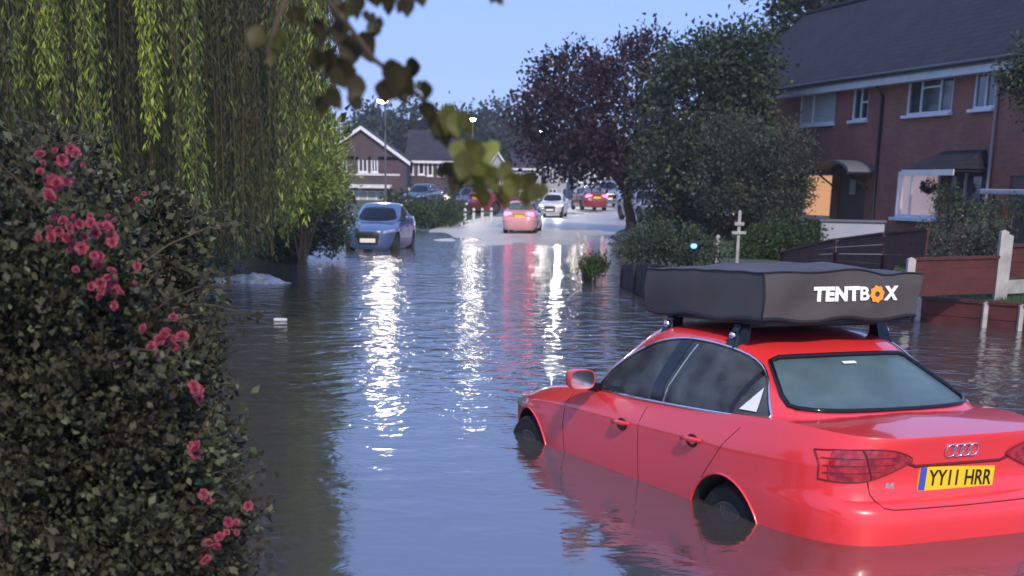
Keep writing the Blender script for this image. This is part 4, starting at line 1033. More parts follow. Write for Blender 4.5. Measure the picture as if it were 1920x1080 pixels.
def terrace(s0, s1, label, ups, downs, gable=False):
    t = thing('terraced_house', label, 'house', (FA.x + FD.x * s0, FA.y + FD.y * s0, GZ), FRZ, 'brick terraced houses on the right')
    L = lambda r: (r[0] - s0, r[1] - s0, r[2] - GZ, r[3] - GZ)
    W = s1 - s0; H = HE - GZ; D = 7.2; RH = 2.9
    U = [L(r) for r in ups]; G = [L(r) for r in downs]
    ops = U + G
    Q = wall_quads(0, W, -.6, H, ops)
    for x in (0, W):
        Q.append((((x, 0, -.6), (x, D, -.6), (x, D, H), (x, 0, H)), ((0, -.6), (D, -.6), (D, H), (0, H))))
        Q.append((((x, 0, H), (x, D, H), (x, D / 2, H + RH), (x, D / 2, H + RH)), ((0, H), (D, H), (D/2, H+RH), (D/2, H+RH))))
    Q.append((((0, D, -.6), (W, D, -.6), (W, D, H), (0, D, H)), ((0, -.6), (W, -.6), (W, H), (0, H))))
    uvquad('wall', Q, M['brick'], t)
    # dark rooms behind the openings
    MB().box((W / 2, 1.0, H / 2), (W - .1, .04, H - .2)).build('room_wall', M['cabin'], t)
    o = .38; k = RH / (D / 2); sl = math.hypot(D / 2 + o, (D / 2 + o) * k); x0 = -(.25 if gable else 0); x1 = W
    zE = H - o * k + .16
    rq = []
    for dz, flip in ((0, 0), (-.09, 1)):
        rq.append((((x0, -o, zE + dz), (x1, -o, zE + dz), (x1, D/2, H + RH + .16 + dz), (x0, D/2, H + RH + .16 + dz)), ((x0, 0), (x1, 0), (x1, sl), (x0, sl))))
        rq.append((((x0, D + o, zE + dz), (x1, D + o, zE + dz), (x1, D/2, H + RH + .16 + dz), (x0, D/2, H + RH + .16 + dz)), ((x0, 0), (x1, 0), (x1, sl), (x0, sl))))
    ro = uvquad('roof', rq, M['slate'], t)
    rt = MB(); n = int((x1 - x0) / .45)
    for i in range(n): rt.tube([(x0 + (x1 - x0) * i / n + .005, D/2, H + RH + .15), (x0 + (x1 - x0) * (i + 1) / n - .005, D/2, H + RH + .15)], .11, 8)
    rt.build('ridge_tiles', M['slate'], ro, smooth=60)
    MB().box(((x0 + x1) / 2, -o + .03, zE - .16), (x1 - x0 - .02, .03, .24)).build('fascia', M['fascia'], t)
    MB().box(((x0 + x1) / 2, -o / 2 + .03, zE - .27), (x1 - x0 - .03, o - .06, .02)).build('soffit', M['fascia'], t)
    MB().tube([(x0 + .02, -o - .055, zE - .005), (x1 - .02, -o - .055, zE - .005)], .06, 8).build('gutter', M['gutter'], t, smooth=60)
    if gable:
        for s in (1, -1): MB().tube([(x0 - .02, D/2 + s * (D/2 + o), zE - .06), (x0 - .02, D/2 + s * .05, H + RH + .08)], .06, 4).build('verge', M['slate'], t)
    return t, L, U, G
# end house, mostly behind the trees
r_up = [(-5.2, -3.8, 3.5, 4.7), (-2.2, -1.6, 3.6, 4.7)]; r_dn = [(-5.2, -3.6, 1.0, 2.3), (-1.9, -1.0, .25, 2.3)]
h0, L0, U0, G0 = terrace(-6.2, 0, 'end brick house almost hidden behind the tall green tree', r_up, r_dn, gable=True)
window(h0, *U0[0], bars=(.5,)); window(h0, *U0[1], bars=()); window(h0, *G0[0], bars=(.33, .66))
a, b, c, d = G0[1]; MB().box(((a + b) / 2, .07, (c + d) / 2), (b - a - .02, .05, d - c - .02)).build('door', M['door_brown'], h0)
# house with the orange window
r_up = [frect(1500, 168, 1566, 233), frect(1599, 159, 1628, 225)]; r_dn = [frect(1506, 326, 1558, 407), frect(1570, 322, 1622, 412)]
h1, L1, U1, G1 = terrace(0, S1, 'brick house with an orange lit window and small arched porch canopy', r_up, r_dn)
window(h1, *U1[0], bars=(.36,), pane=M['curtain']); window(h1, *U1[1], bars=(.5,), rows=((.5, 1, .5),), pane=M['pane'])
window(h1, *G1[0], bars=(.05,), pane=M['lit_orange'])
a, b, c, d = G1[1]; dr = MB().box(((a + b) / 2, .07, (c + d) / 2), (b - a - .02, .05, d - c - .02)).build('door', M['door_brown'], h1)
MB().box((b - .18, .03, c + 1.0), (.03, .05, .14)).build('handle', M['chrome'], dr)
MB().box(((a+b)/2, .035, d - .45), (.35, .03, .45)).build('pane', M['curtain'], dr)
cm_ = MB(); arc = [((a + b) / 2 + (b - a) * .75 * math.cos(t_), d - .02 + .36 * math.sin(t_)) for t_ in np.linspace(math.pi, 0, 13)]
cm_.prism(arc + [(x * .94 + (a + b) / 2 * .06, z - .07) for x, z in arc[::-1]], -.85, -.01, 1); cm_.build('porch_canopy', M['lead'], h1, smooth=40)
for s_ in (a - .12, b + .12): MB().tube([(s_, -.02, d - .5), (s_, -.7, d - .04)], .03, 6).build('canopy_bracket', M['gutter'], h1)
MB().tube([(S1 - .12, -.30, HE - GZ - .35), (S1 - .12, -.06, HE - GZ - .7), (S1 - .12, -.06, .0)], .05, 8).build('downpipe', M['gutter'], h1, smooth=60)
# house with the bay and porch roof
r_up = [frect(1702, 137, 1787, 213), frect(1827, 124, 1868, 203)]; r_dn = [frect(1686, 322, 1764, 409), frect(1776, 322, 1852, 412)]
h2, L2, U2, G2 = terrace(S1, S2, 'brick house with a white bay window and tiled lean-to porch roof', r_up, r_dn)
window(h2, *U2[0], bars=(.30, .72), rows=((.30, .72, .66),)); window(h2, *U2[1], bars=(.52,))
window(h2, *G2[0], y=-.06, bars=(.10, .34), pane=M['lit_pink'], fr=.09)
a, b, c, d = G2[1]; dr = MB().box(((a + b) / 2, .07, (c + d) / 2), (b - a - .02, .05, d - c - .02)).build('door', M['door_dark'], h2)
MB().box((a + .42 * (b - a), .02, (c + d) / 2), (.07, .06, d - c - .06)).build('door_frame', M['white'], dr)
MB().box((a + .7 * (b - a), .035, (c + d) / 2 + .3), (.4, .02, .9)).build('pane', M['pane'], dr)
pr = fac(1752, 318)[0] - S1; pe = S2 - S1 - .25; zt = fac(1800, 282)[1] - GZ; zb = fac(1800, 316, -.95)[1] - GZ
pq = [(((pr, -1.0, zb), (pe, -1.0, zb), (pe - .15, -.01, zt), (pr + .5, -.01, zt)), ((pr, 0), (pe, 0), (pe, 1.2), (pr, 1.2))), (((pr, -1.0, zb), (pr + .5, -.01, zt), (pr, -.01, zb), (pr, -.01, zb)), ((0, 0), (1, 1), (1, 0), (1, 0))), (((pe, -1.0, zb), (pe - .15, -.01, zt), (pe, -.01, zb), (pe, -.01, zb)), ((0, 0), (1, 1), (1, 0), (1, 0)))]
po = uvquad('porch_roof', pq, M['slate'], h2)
MB().box(((pr + pe) / 2, -.985, zb - .09), (pe - pr, .03, .15)).build('porch_fascia', M['fascia'], po)
MB().box(((pr + pe) / 2, -.48, zb - .05), (pe - pr - .04, .94, .02)).build('porch_ceiling', M['door_dark'], po)
MB().box((pe - .08, -.9, (zb - .2) / 2), (.09, .09, zb - .2)).build('porch_post', M['door_dark'], h2)
MB().tube([(S2 - S1 - .1, -.30, HE - GZ - .35), (S2 - S1 - .1, -.06, HE - GZ - .8), (S2 - S1 - .1, -.06, .0)], .045, 8).build('downpipe', M['pipe_pale'], h2, smooth=60)
h3, L3, U3, G3 = terrace(S2, S3, 'brick house cut off by the right edge with a pale flat porch canopy', [(S2 + 2.0, S2 + 3.4, 3.6, 4.8)], [(S2 + .8, S2 + 1.7, .3, 2.3), (S2 + 2.6, S2 + 4.6, 1.1, 2.4)])
window(h3, *U3[0], bars=(.33, .66)); window(h3, *G3[1], bars=(.33, .66))
a, b, c, d = G3[0]; MB().box(((a + b) / 2, .07, (c + d) / 2), (b - a - .02, .05, d - c - .02)).build('door', M['door_brown'], h3)
cz = fac(1890, 360, -1.6)[1] - GZ; ca = fac(1838, 360, -1.6)[0] - S2
MB().box((ca + 1.6, -.82, cz), (3.2, 1.6, .12)).build('porch_canopy', M['pale_blue'], h3, bevel=.02)
for x in (ca + .3, ca + 2.9): MB().box((x, -1.45, (cz - .06) / 2), (.09, .09, cz - .07)).build('porch_post', M['door_dark'], h3)
# hanging basket and pots in front of the bay house
def fpt(u, v, off): s, z = fac(u, v, off); p = Vector((FA.x, FA.y, 0)) + FD * s + FN * off; return Vector((p.x, p.y, z))
b0 = fpt(1742, 352, -.55); t = thing('hanging_basket', 'dark round hanging flower basket before the pink lit bay window', 'hanging basket', b0)
MB().lathe([(.02, -.17), (.12, -.13), (.18, -.03), (.19, 0)], n=16).build('basket', M['bark'], t, smooth=60)
P, D, tn, _ = blob_leaves([(0, 0, .03, .20, .20, .14)], 60, 8, .03); link('flowers', leaf_mesh('flowers', P, D, .06, .6, tn), M['leaf_purple'], t)
cb = MB()
for k in range(3): cb.tube([(.18 * math.cos(k * 2.1), .18 * math.sin(k * 2.1), 0), (0, 0, .55)], .006, 5)
pdir = Vector((FN.x, FN.y, 0)) * .5; cb.tube([(0, 0, .55), tuple(pdir + Vector((0, 0, .6)))], .012, 5); cb.build('chains', M['gutter'], t)
shrub('potted_shrub', 'dark bushy shrub standing before the black front door', 'shrub', tuple(fpt(1780, 412, -1.3)), [tuple(fpt(1778, 385, -1.3)) + (.38, .38, .5), tuple(fpt(1812, 402, -1.3)) + (.4, .4, .3)], M['leaf_dark'], .06, 130, 18, .07)
shrub('potted_shrub', 'dark low shrub under the pale flat porch canopy at the right edge', 'shrub', tuple(fpt(1880, 412, -2.0)), [tuple(fpt(1880, 400, -2.0)) + (.7, .4, .35), tuple(fpt(1850, 412, -2.0)) + (.4, .4, .3)], M['leaf_dark'], .06, 130, 18, .07)

# ---- gabled houses across the water on the left
def far_house(name, label, Y, u0, u1, ve, vr, kind, gz, wins, wall, ridge_u=None, depth=7, ext=None, group=None, roofm=None):
    """a house facing the camera at depth Y. kind «gable» turns its gable to us, «eave» its long side"""
    base = Vector((at((u0 + u1) / 2, 350, Y).x, Y, gz)); t = thing(name, label, 'house', base, 0, group)
    X = lambda u: at(u, 350, Y).x - base.x; Z = lambda v, u=(u0 + u1) / 2: at(u, v, Y).z - gz
    x0, x1, ze, zr = X(u0), X(u1), Z(ve), Z(vr)
    ops = [(X(a), X(b), Z(d), Z(c)) for a, c, b, d in [w_[:4] for w_ in wins]]
    Q = wall_quads(x0, x1, -1.2, ze, ops)
    for x in (x0, x1): Q.append((((x, 0, -1.2), (x, depth, -1.2), (x, depth, ze), (x, 0, ze)), ((0, 0), (depth, 0), (depth, ze), (0, ze))))
    xm = X(ridge_u) if ridge_u else (x0 + x1) / 2
    if kind == 'gable': Q.append((((x0, 0, ze), (x1, 0, ze), (xm, 0, zr), (xm, 0, zr)), ((x0, ze), (x1, ze), (xm, zr), (xm, zr))))
    else:
        for x in (x0, x1): Q.append((((x, 0, ze), (x, depth, ze), (x, depth / 2, zr), (x, depth / 2, zr)), ((0, ze), (depth, ze), (depth/2, zr), (depth/2, zr))))
    uvquad('wall', Q, wall, t)
    o = .35; rq = []
    if kind == 'gable':
        for xa in (x0, x1):
            s = 1 if xa > xm else -1; k = (zr - ze) / abs(xm - xa); xe = xa + s * o; z_ = ze - o * k + .15; sl = math.hypot(xe - xm, zr - z_)
            rq.append((((xe, -o, z_), (xe, depth, z_), (xm, depth, zr + .15), (xm, -o, zr + .15)), ((0, 0), (depth, 0), (depth, sl), (0, sl))))
        ro = uvquad('roof', rq, roofm or M['tile_far'], t)
        for xa in (x0, x1):
            s = 1 if xa > xm else -1; k = (zr - ze) / abs(xm - xa)
            MB().add([(xa + s*o, -o - .03, ze - o*k - .16), (xa + s*o, -o - .03, ze - o*k + .14), (xm, -o - .03, zr + .14), (xm, -o - .03, zr - .16), (xa + s*o, -o + .01, ze - o*k - .16), (xa + s*o, -o + .01, ze - o*k + .14), (xm, -o + .01, zr + .14), (xm, -o + .01, zr - .16)],
                     [(0, 1, 2, 3), (7, 6, 5, 4), (0, 4, 5, 1), (1, 5, 6, 2), (2, 6, 7, 3), (3, 7, 4, 0)]).build('bargeboard', M['white'], t)
    else:
        k = (zr - ze) / (depth / 2); sl = math.hypot(depth / 2 + o, (depth / 2 + o) * k)
        for s in (0, 1):
            y0 = -o if s == 0 else depth + o
            rq.append((((x0 - .2, y0, ze - o*k + .15), (x1 + .2, y0, ze - o*k + .15), (x1 + .2, depth/2, zr + .15), (x0 - .2, depth/2, zr + .15)), ((x0, 0), (x1, 0), (x1, sl), (x0, sl))))
        uvquad('roof', rq, roofm or M['tile_far'], t)
        MB().box(((x0+x1)/2, -o + .05, ze - o*k + .02), (x1 - x0 + .3, .04, .2)).build('fascia', M['white'], t)
    for w_, (a, b, c, d) in zip(wins, ops):
        opt = w_[4] if len(w_) > 4 else {}
        window(t, a, b, c, d, fr=.11, bars=opt.get('bars', (.5,)), rows=opt.get('rows', ()), pane=opt.get('pane'), name=opt.get('name', 'window'))
    return t, X, Z
YA = 128
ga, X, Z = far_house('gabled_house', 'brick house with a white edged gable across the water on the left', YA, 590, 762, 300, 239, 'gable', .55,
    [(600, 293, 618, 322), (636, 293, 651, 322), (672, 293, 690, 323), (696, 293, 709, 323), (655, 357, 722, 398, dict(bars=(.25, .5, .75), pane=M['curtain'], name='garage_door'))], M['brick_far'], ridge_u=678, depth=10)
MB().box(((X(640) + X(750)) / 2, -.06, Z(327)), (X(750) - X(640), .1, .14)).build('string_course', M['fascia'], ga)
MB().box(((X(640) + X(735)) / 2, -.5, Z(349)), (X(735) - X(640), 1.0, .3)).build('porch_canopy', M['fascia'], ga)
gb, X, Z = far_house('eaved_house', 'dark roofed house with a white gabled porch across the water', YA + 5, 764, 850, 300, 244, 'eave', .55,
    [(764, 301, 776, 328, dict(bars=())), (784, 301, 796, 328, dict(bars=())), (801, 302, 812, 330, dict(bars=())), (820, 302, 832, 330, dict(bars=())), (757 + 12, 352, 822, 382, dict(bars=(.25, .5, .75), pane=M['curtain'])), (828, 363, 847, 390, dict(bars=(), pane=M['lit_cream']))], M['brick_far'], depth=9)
pg = MB(); xa, xb, xm_ = X(733), X(785), X(752); zb_, zt_ = Z(362), Z(331); 
pg.prism([(xa, Z(392)), (xa, zb_), (xm_, zt_), (xb, zb_), (xb, Z(392))], -2.2, -.05, 1); pgo = pg.build('porch', M['render'], gb)
pr_ = MB()
for s_, xe in ((-1, xa), (1, xb)):
    pr_.add([(xe + s_*.15, -2.5, zb_ - .1), (xm_, -2.5, zt_ + .08), (xm_, 0, zt_ + .08), (xe + s_*.15, 0, zb_ - .1), (xe + s_*.15, -2.5, zb_ + .05), (xm_, -2.5, zt_ + .23), (xm_, 0, zt_ + .23), (xe + s_*.15, 0, zb_ + .05)], [(0, 1, 2, 3), (4, 7, 6, 5), (0, 4, 5, 1), (2, 6, 7, 3), (0, 3, 7, 4)])
pr_.build('porch_roof', M['tile_far'], pgo)
MB().box(((xa + xb) / 2, -2.23, Z(378)), (.9, .06, Z(362) - Z(392))).build('door', M['door_dark'], pgo)
far_house('gabled_house', 'farther gabled house whose white edged peak shows above the dark roof', 150, 775, 850, 285, 246, 'gable', .7, [(790, 292, 803, 310), (822, 292, 835, 310)], M['brick_far'], ridge_u=805, depth=9)
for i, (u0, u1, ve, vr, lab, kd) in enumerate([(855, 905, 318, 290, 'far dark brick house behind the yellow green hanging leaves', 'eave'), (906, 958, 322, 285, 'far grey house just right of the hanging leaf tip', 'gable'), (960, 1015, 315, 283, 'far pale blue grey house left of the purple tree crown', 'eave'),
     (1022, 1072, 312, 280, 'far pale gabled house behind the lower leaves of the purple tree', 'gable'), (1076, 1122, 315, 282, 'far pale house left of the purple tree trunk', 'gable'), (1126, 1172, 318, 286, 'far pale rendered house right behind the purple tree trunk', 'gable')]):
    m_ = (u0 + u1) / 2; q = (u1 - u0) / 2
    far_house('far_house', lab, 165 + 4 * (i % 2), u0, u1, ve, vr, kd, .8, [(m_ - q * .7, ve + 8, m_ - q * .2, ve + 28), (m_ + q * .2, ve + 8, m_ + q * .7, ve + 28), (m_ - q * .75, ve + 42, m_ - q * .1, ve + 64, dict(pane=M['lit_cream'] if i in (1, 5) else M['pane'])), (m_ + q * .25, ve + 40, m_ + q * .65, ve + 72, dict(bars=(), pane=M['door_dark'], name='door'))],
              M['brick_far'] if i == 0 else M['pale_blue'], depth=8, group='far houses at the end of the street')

# ------------------------------------------------------------------ street lamps
def lamp(u, vt, Y, label, lit=True, es=400, watts=900):
    top = at(u, vt, Y); base = Vector((top.x, Y, float(ground_h(top.x, Y)))); t = thing('street_lamp', label, 'street lamp', base, 0, 'lit street lamps along the road')
    h = top.z - base.z
    MB().tube([(0, 0, -.1), (0, 0, 1.2), (0, 0, 1.25), (0, 0, h)], [.08, .08, .045, .032], 10).build('post', M['steel'], t, smooth=50)
    MB().tube([(0, 0, h - .02), (0, -.45, h + .10), (0, -1.1, h + .14)], [.045, .04, .035], 8).build('arm', M['steel'], t, smooth=60)
    hd = MB(); hd.add([(-.13, -1.5, h + .10), (.13, -1.5, h + .10), (.13, -.95, h + .10), (-.13, -.95, h + .10), (-.08, -1.45, h + .22), (.08, -1.45, h + .22), (.08, -1.0, h + .22), (-.08, -1.0, h + .22)], [(3, 2, 1, 0), (4, 5, 6, 7), (0, 1, 5, 4), (1, 2, 6, 5), (2, 3, 7, 6), (3, 0, 4, 7)])
    ho = hd.build('lantern', M['steel'], t, bevel=.015)
    m = pmat('street_lamp_glow', (.9, .9, .85), .3, emit=(1, .90, .74), es=es)
    MB().lathe([(.20, h + .095), (.19, h + .04), (.12, h - .01), (.02, h - .03)], c=(0, -1.25, 0), n=16).build('lamp_glass', m, ho, smooth=60)
    l = bpy.data.lights.new('lamp_light', 'SPOT'); l.spot_size = R(112); l.spot_blend = .7; l.energy = watts; l.color = (1, .9, .74); l.shadow_soft_size = .3
    lo = bpy.data.objects.new('lamp_light', l); COL.objects.link(lo); lo.parent = t; lo.location = (0, -1.25, h - .25); lo.rotation_euler = (R(-40), 0, 0)
lamp(722, 196, 56, 'street lamp on a tall pale post before the gabled house', es=22, watts=420)
lamp(886, 228, 88, 'bright white street lamp showing above the hanging green leaves', es=130, watts=420)
lamp(1017, 250, 112, 'street lamp glinting through the left edge of the purple tree', es=130, watts=420)
lamp(1086, 257, 122, 'street lamp glinting through the middle of the purple tree', es=300, watts=420)

# ------------------------------------------------------------------ other cars: copies of the saloon in other paints
def repaint(o, table):
    for s in o.material_slots:
        if s.material and s.material.name in table:
            new = table[s.material.name]; s.link = 'OBJECT'; s.material = new
    for ch in o.children: repaint(ch, table)
SKIP = ('ring_emblem', 'model_badge', 'plate_lettering', 'window_sticker')
def parked(u, v, Y, deg, paint, label, scale=(1, 1, 1), lit=False, z=None, head=False):
    c = copy_tree(car, None, SKIP); g = at(u, v, Y)
    zz = float(road_z(Y)) if z is None else z
    c.location = (g.x, g.y, zz); c.rotation_euler = (0, 0, R(deg)); c.scale = scale
    # keep the middle of the car on the point
    off = Matrix.Rotation(R(deg), 4, 'Z') @ Vector((2.35 * scale[0], 0, 0)); c.location -= off
    for k in list(c.keys()):
        if k == 'group': del c['group']
    tag(c, label, 'car', 'cars along the flooded street')
    repaint(c, {'red_paint': paint, 'seam_dark': M['gloss_black'], **({'tail_lens': M['lens_lit']} if lit else {}), **({'lamp_clear': M['lamp_lit']} if head else {})})
    return c
pb_ = pmat('blue_paint', (.06, .105, .24), .25, coat=1); pw_ = pmat('white_paint', (.62, .60, .60), .3, coat=1); pr2 = pmat('dark_red_paint', (.20, .015, .02), .3, coat=1)
pd_ = pmat('navy_paint', (.02, .035, .08), .3, coat=1); ps_ = pmat('silver_paint', (.32, .33, .36), .3, metal=.6, coat=1); pk_ = pmat('tail_glow_white_paint', (.62, .30, .32), .3, coat=1)  # pink here is tail light glow painted onto a whitish body
parked(716, 440, 44.5, -97, pb_, 'blue car facing us at the water edge left of the road', (.85, .86, .98), z=-.16)
parked(980, 420, 60, 84, pk_, 'whitish car toned pink for its tail light glow leaving the water', (.78, .76, .84), lit=True, z=.02)
parked(1037, 405, 84, -98, pw_, 'white car facing us on the far road beside the car with glowing tail lights', (.78, .78, .88), head=True)
parked(1104, 398, 104, 100, pr2, 'dark red car with a lit tail light far up the road', (1, 1, 1.05), lit=True)
parked(940, 404, 88, 40, pr2, 'dark red car parked sideways left of the car with glowing tail lights', (.9, .95, 1.1))
parked(792, 392, 104, -110, pd_, 'navy car parked behind the low hedge by the white porch', (1, 1, 1.05))
parked(1136, 388, 118, -85, ps_, 'silver car parked far up the road right of the dark red one', (1.05, 1.08, 1.35))
parked(1206, 402, 80, -75, ps_, 'silver car parked behind the trunk of the purple tree', (1, 1, 1.1))
parked(1236, 392, 84, 95, pr2, 'dark car with a lit red tail light half hidden by the tall green tree', (1, 1, 1.05), lit=True)
parked(885, 400, 96, -95, pd_, 'navy car parked before the far dark brick house', (1, 1, 1.0))

for o_ in list(bpy.data.objects):
    if o_.get('label', '').startswith('white car facing us'):
        for sy in (.62, -.62):
            l = bpy.data.lights.new('headlamp_beam', 'SPOT'); l.energy = 110; l.color = (1, .94, .82); l.spot_size = R(75); l.spot_blend = .7; l.shadow_soft_size = .06
            b_ = bpy.data.objects.new('headlamp_beam', l); COL.objects.link(b_); b_.parent = o_; b_.location = (4.95, sy, .72)
            b_.rotation_euler = Vector((-1, 0, .09)).to_track_quat('Z', 'Y').to_euler()
# ------------------------------------------------------------------ banks and verges across the water
shrub('roadside_hedge', 'low rounded hedge between the blue car and the lit road', 'hedge', (at(810, 430, 66).x, 66, .15), [blob(812, 408, 66, 46, 22, .8), blob(770, 404, 67, 32, 24, .8), blob(846, 408, 68, 22, 18, .7)], M['leaf_hedge'], .12, 220, 20, .16)
shrub('roadside_hedge', 'dark bush before the white gabled porch', 'hedge', (at(740, 400, 75).x, 75, .2), [blob(745, 392, 75, 22, 26, .7), blob(845, 400, 78, 30, 24, .8)], M['leaf_dark'], .14, 140, 20, .2)
shrub('roadside_hedge', 'dark tall bush beside the cream lit window', 'hedge', (at(860, 400, 100).x, 100, .3), [blob(868, 360, 100, 26, 40, 1), blob(900, 375, 102, 25, 28, 1)], M['leaf_dark'], .2, 160, 20, .26)
for i, (u, lab) in enumerate(((872, 'pale bollard at the left end of the row beyond the hedge'), (888, 'pale bollard second from the left beyond the hedge'), (904, 'pale bollard third from the left beyond the hedge'), (921, 'pale bollard nearest the sideways dark red car'))):
    p = at(u, 416, 74); z = float(ground_h(p.x, 74)); t = thing('bollard', lab, 'bollard', (p.x, 74, z), 0, 'bollards along the far verge')
    MB().lathe([(.07, -.1), (.07, .62), (.055, .68), (.02, .70)], n=12).build('post', M['fascia'], t, smooth=50); MB().lathe([(.074, .48), (.074, .56)], n=12).build('band', M['black'], t)

# ------------------------------------------------------------------ fences and gardens on the right
M['fence_brown'] = pmat('red_brown_boards', (.085, .018, .015), .75, var=.3, vscale=3, bump=.3, bscale=20)
M['fence_grey'] = pmat('weathered_boards', (.032, .030, .028), .85, var=.35, vscale=4, bump=.3, bscale=20)
def board_panel(mb, a, b, z0a, z1a, z0b, z1b, n=6, th=.03, vertical=False, gap=.008):
    """boards between two ground points, bottoms and tops given at both ends"""
    a, b = Vector(a), Vector(b); d = (b - a); L = d.length; d.normalize(); nn = Vector((-d.y, d.x, 0))
    def quad(f0, f1, g0, g1, off):
        P = []
        for o in (-th / 2 + off, th / 2 + off):
            for f, g in ((f0, g0), (f1, g0), (f1, g1), (f0, g1)):
                zl = z0a + (z0b - z0a) * f; zh = z1a + (z1b - z1a) * f; p = a + d * L * f + nn * o; P.append((p.x, p.y, zl + (zh - zl) * g))
        mb.add(P, [(3, 2, 1, 0), (4, 5, 6, 7), (0, 1, 5, 4), (1, 2, 6, 5), (2, 3, 7, 6), (3, 0, 4, 7)])
    for k in range(n):
        e = gap / (L if vertical else max(.1, z1a - z0a)); f0, f1 = k / n + e / 2, (k + 1) / n - e / 2
        if vertical: quad(f0, f1, 0, 1 - .03 * random.random(), random.uniform(-.004, .004))
        else: quad(0, 1, f0, f1, random.uniform(-.004, .004))
def fence(name, label, cat, pts, tops, bots, post_h, mat, n=5, vertical=False, postm=None, post=.11, rail=None, group=None, posts=True):
    base = Vector((pts[0][0], pts[0][1], bots[0])); t = thing(name, label, cat, base, 0, group)
    q = [Vector((p[0], p[1], 0)) - Vector((base.x, base.y, 0)) for p in pts]
    for i in range(len(q) - 1):
        d = (q[i+1] - q[i]).normalized() * (post / 2 + .004)
        mb = MB(); board_panel(mb, q[i] + d, q[i+1] - d, bots[i] - base.z, tops[i] - base.z, bots[i+1] - base.z, tops[i+1] - base.z, n, vertical=vertical); mb.build('panel', mat, t)
        if rail:
            m2 = MB(); a, b = q[i] + d, q[i+1] - d; nn = Vector((-d.y, d.x, 0)).normalized()
            board_panel(m2, a, b, tops[i] - base.z + .003, tops[i] - base.z + .045, tops[i+1] - base.z + .003, tops[i+1] - base.z + .045, 1, th=.09); m2.build('capping', rail, t)
    for i, p in enumerate(q):
        ang = math.atan2(*( (q[min(i+1, len(q)-1)] - q[max(i-1, 0)]).yx ))
        h0, h1_ = bots[i] - base.z - .35, bots[i] - base.z + post_h[i]
        b = MB(); b.box((p.x, p.y, (h0 + h1_) / 2), (post, post, h1_ - h0), rz=0)
        b.add([(p.x + sx * post / 2, p.y + sy * post / 2, h1_ + .001) for sx, sy in ((-1, -1), (1, -1), (1, 1), (-1, 1))] + [(p.x, p.y, h1_ + .03)], [(0, 1, 4), (1, 2, 4), (2, 3, 4), (3, 0, 4)])
        b.build('post', postm or M['concrete'], t)
    return t
def gp(u, v, z): p = gnd(u, v, z); return (p.x, p.y)
# boards that hold back the lawn at the water's edge
fp = [gp(1640, 596, 0), gp(1720, 603, 0), gp(1845, 614, 0), gp(1912, 620, 0), gp(2010, 630, 0), gp(2140, 645, 0)]
fence('garden_edging', 'low red brown edging boards with concrete posts at the water edge', 'fence', fp, [.34] * 6, [-.1] * 6, [.44] * 6, M['fence_brown'], n=2, rail=M['fence_brown'], post=.09)
# lawn behind it
lw = MB(); a0 = Vector((*fp[0], 0)); ptsF = [Vector((*p, .335)) for p in fp]
nn_ = Vector((.35, 1, 0)).normalized()
V = []; F = []
for j in range(7):
    for p in ptsF: V.append(p + nn_ * (.08 + j * .55) + Vector((0, 0, .05 * j + random.uniform(-.01, .01))))
for j in range(6):
    for i in range(len(ptsF) - 1): a = j * len(ptsF) + i; F.append((a, a + 1, a + len(ptsF) + 1, a + len(ptsF)))
lw.add(V, F); lo = lw.build('lawn', pmat('lawn_grass', (.045, .085, .028), .95, var=.3, vscale=3, bump=.6, bscale=80), None, smooth=60); tag(lo, kind='structure')
gP = []
for _ in range(5000):
    i = random.randrange(len(ptsF) - 1); p = ptsF[i].lerp(ptsF[i+1], random.random()); j = random.random() * 6; gP.append(tuple(p + nn_ * (.1 + j * .55) + Vector((0, 0, .05 * j - .01))))
gd = rdir(5000); gd[:, 2] = np.abs(gd[:, 2]) + 1.2
gl = link('grass', leaf_mesh('grass', np.array(gP), gd, .07, .12, rng.normal(.5, .2, 5000)), M['leaf_hedge']); tag(gl, 'short mown grass on the front lawn by the edging boards', 'grass', kind='stuff')
# upper fence above the lawn
uq = [gp(1703, 548, .5), gp(1871, 545, .5)]
fence('panel_fence', 'red brown panel fence with concrete posts above the lawn', 'fence', uq, [.94, .96], [.44, .46], [.52, .88], M['fence_brown'], n=4, rail=M['fence_brown'])
uq = [gp(1880, 545, .5), gp(2010, 538, .52), gp(2150, 530, .55)]
fence('panel_fence', 'taller red brown fence bay on a concrete base at the right edge', 'fence', uq, [1.12, 1.15, 1.18], [.68, .70, .72], [.60, 1.0, 1.0], M['fence_brown'], n=4, rail=M['fence_brown'])
fence('gravel_board', 'pale concrete base board under the taller fence bay at the right edge', 'fence', [(x + .02, y - .02) for x, y in uq], [.655, .68, .70], [.45, .47, .49], [.3, .3, .3], M['concrete'], n=1, post=.05)
# fence stepping down towards the road
sf = [(at(1742, 440, 24.5).x, 24.5), (at(1660, 440, 27).x, 27), (at(1570, 440, 30.2).x, 30.2), (at(1470, 440, 34.5).x, 34.5)]
fence('sloping_fence', 'long red brown fence with a sloping top running back from the lawn', 'fence', sf, [at(1742, 432, 24.5).z, at(1660, 440, 27).z, at(1570, 451, 30.2).z, at(1470, 474, 34.5).z], [.25] * 4, [.5, .5, .4, .3], M['fence_brown'], n=5, rail=M['fence_brown'], postm=M['fence_brown'])
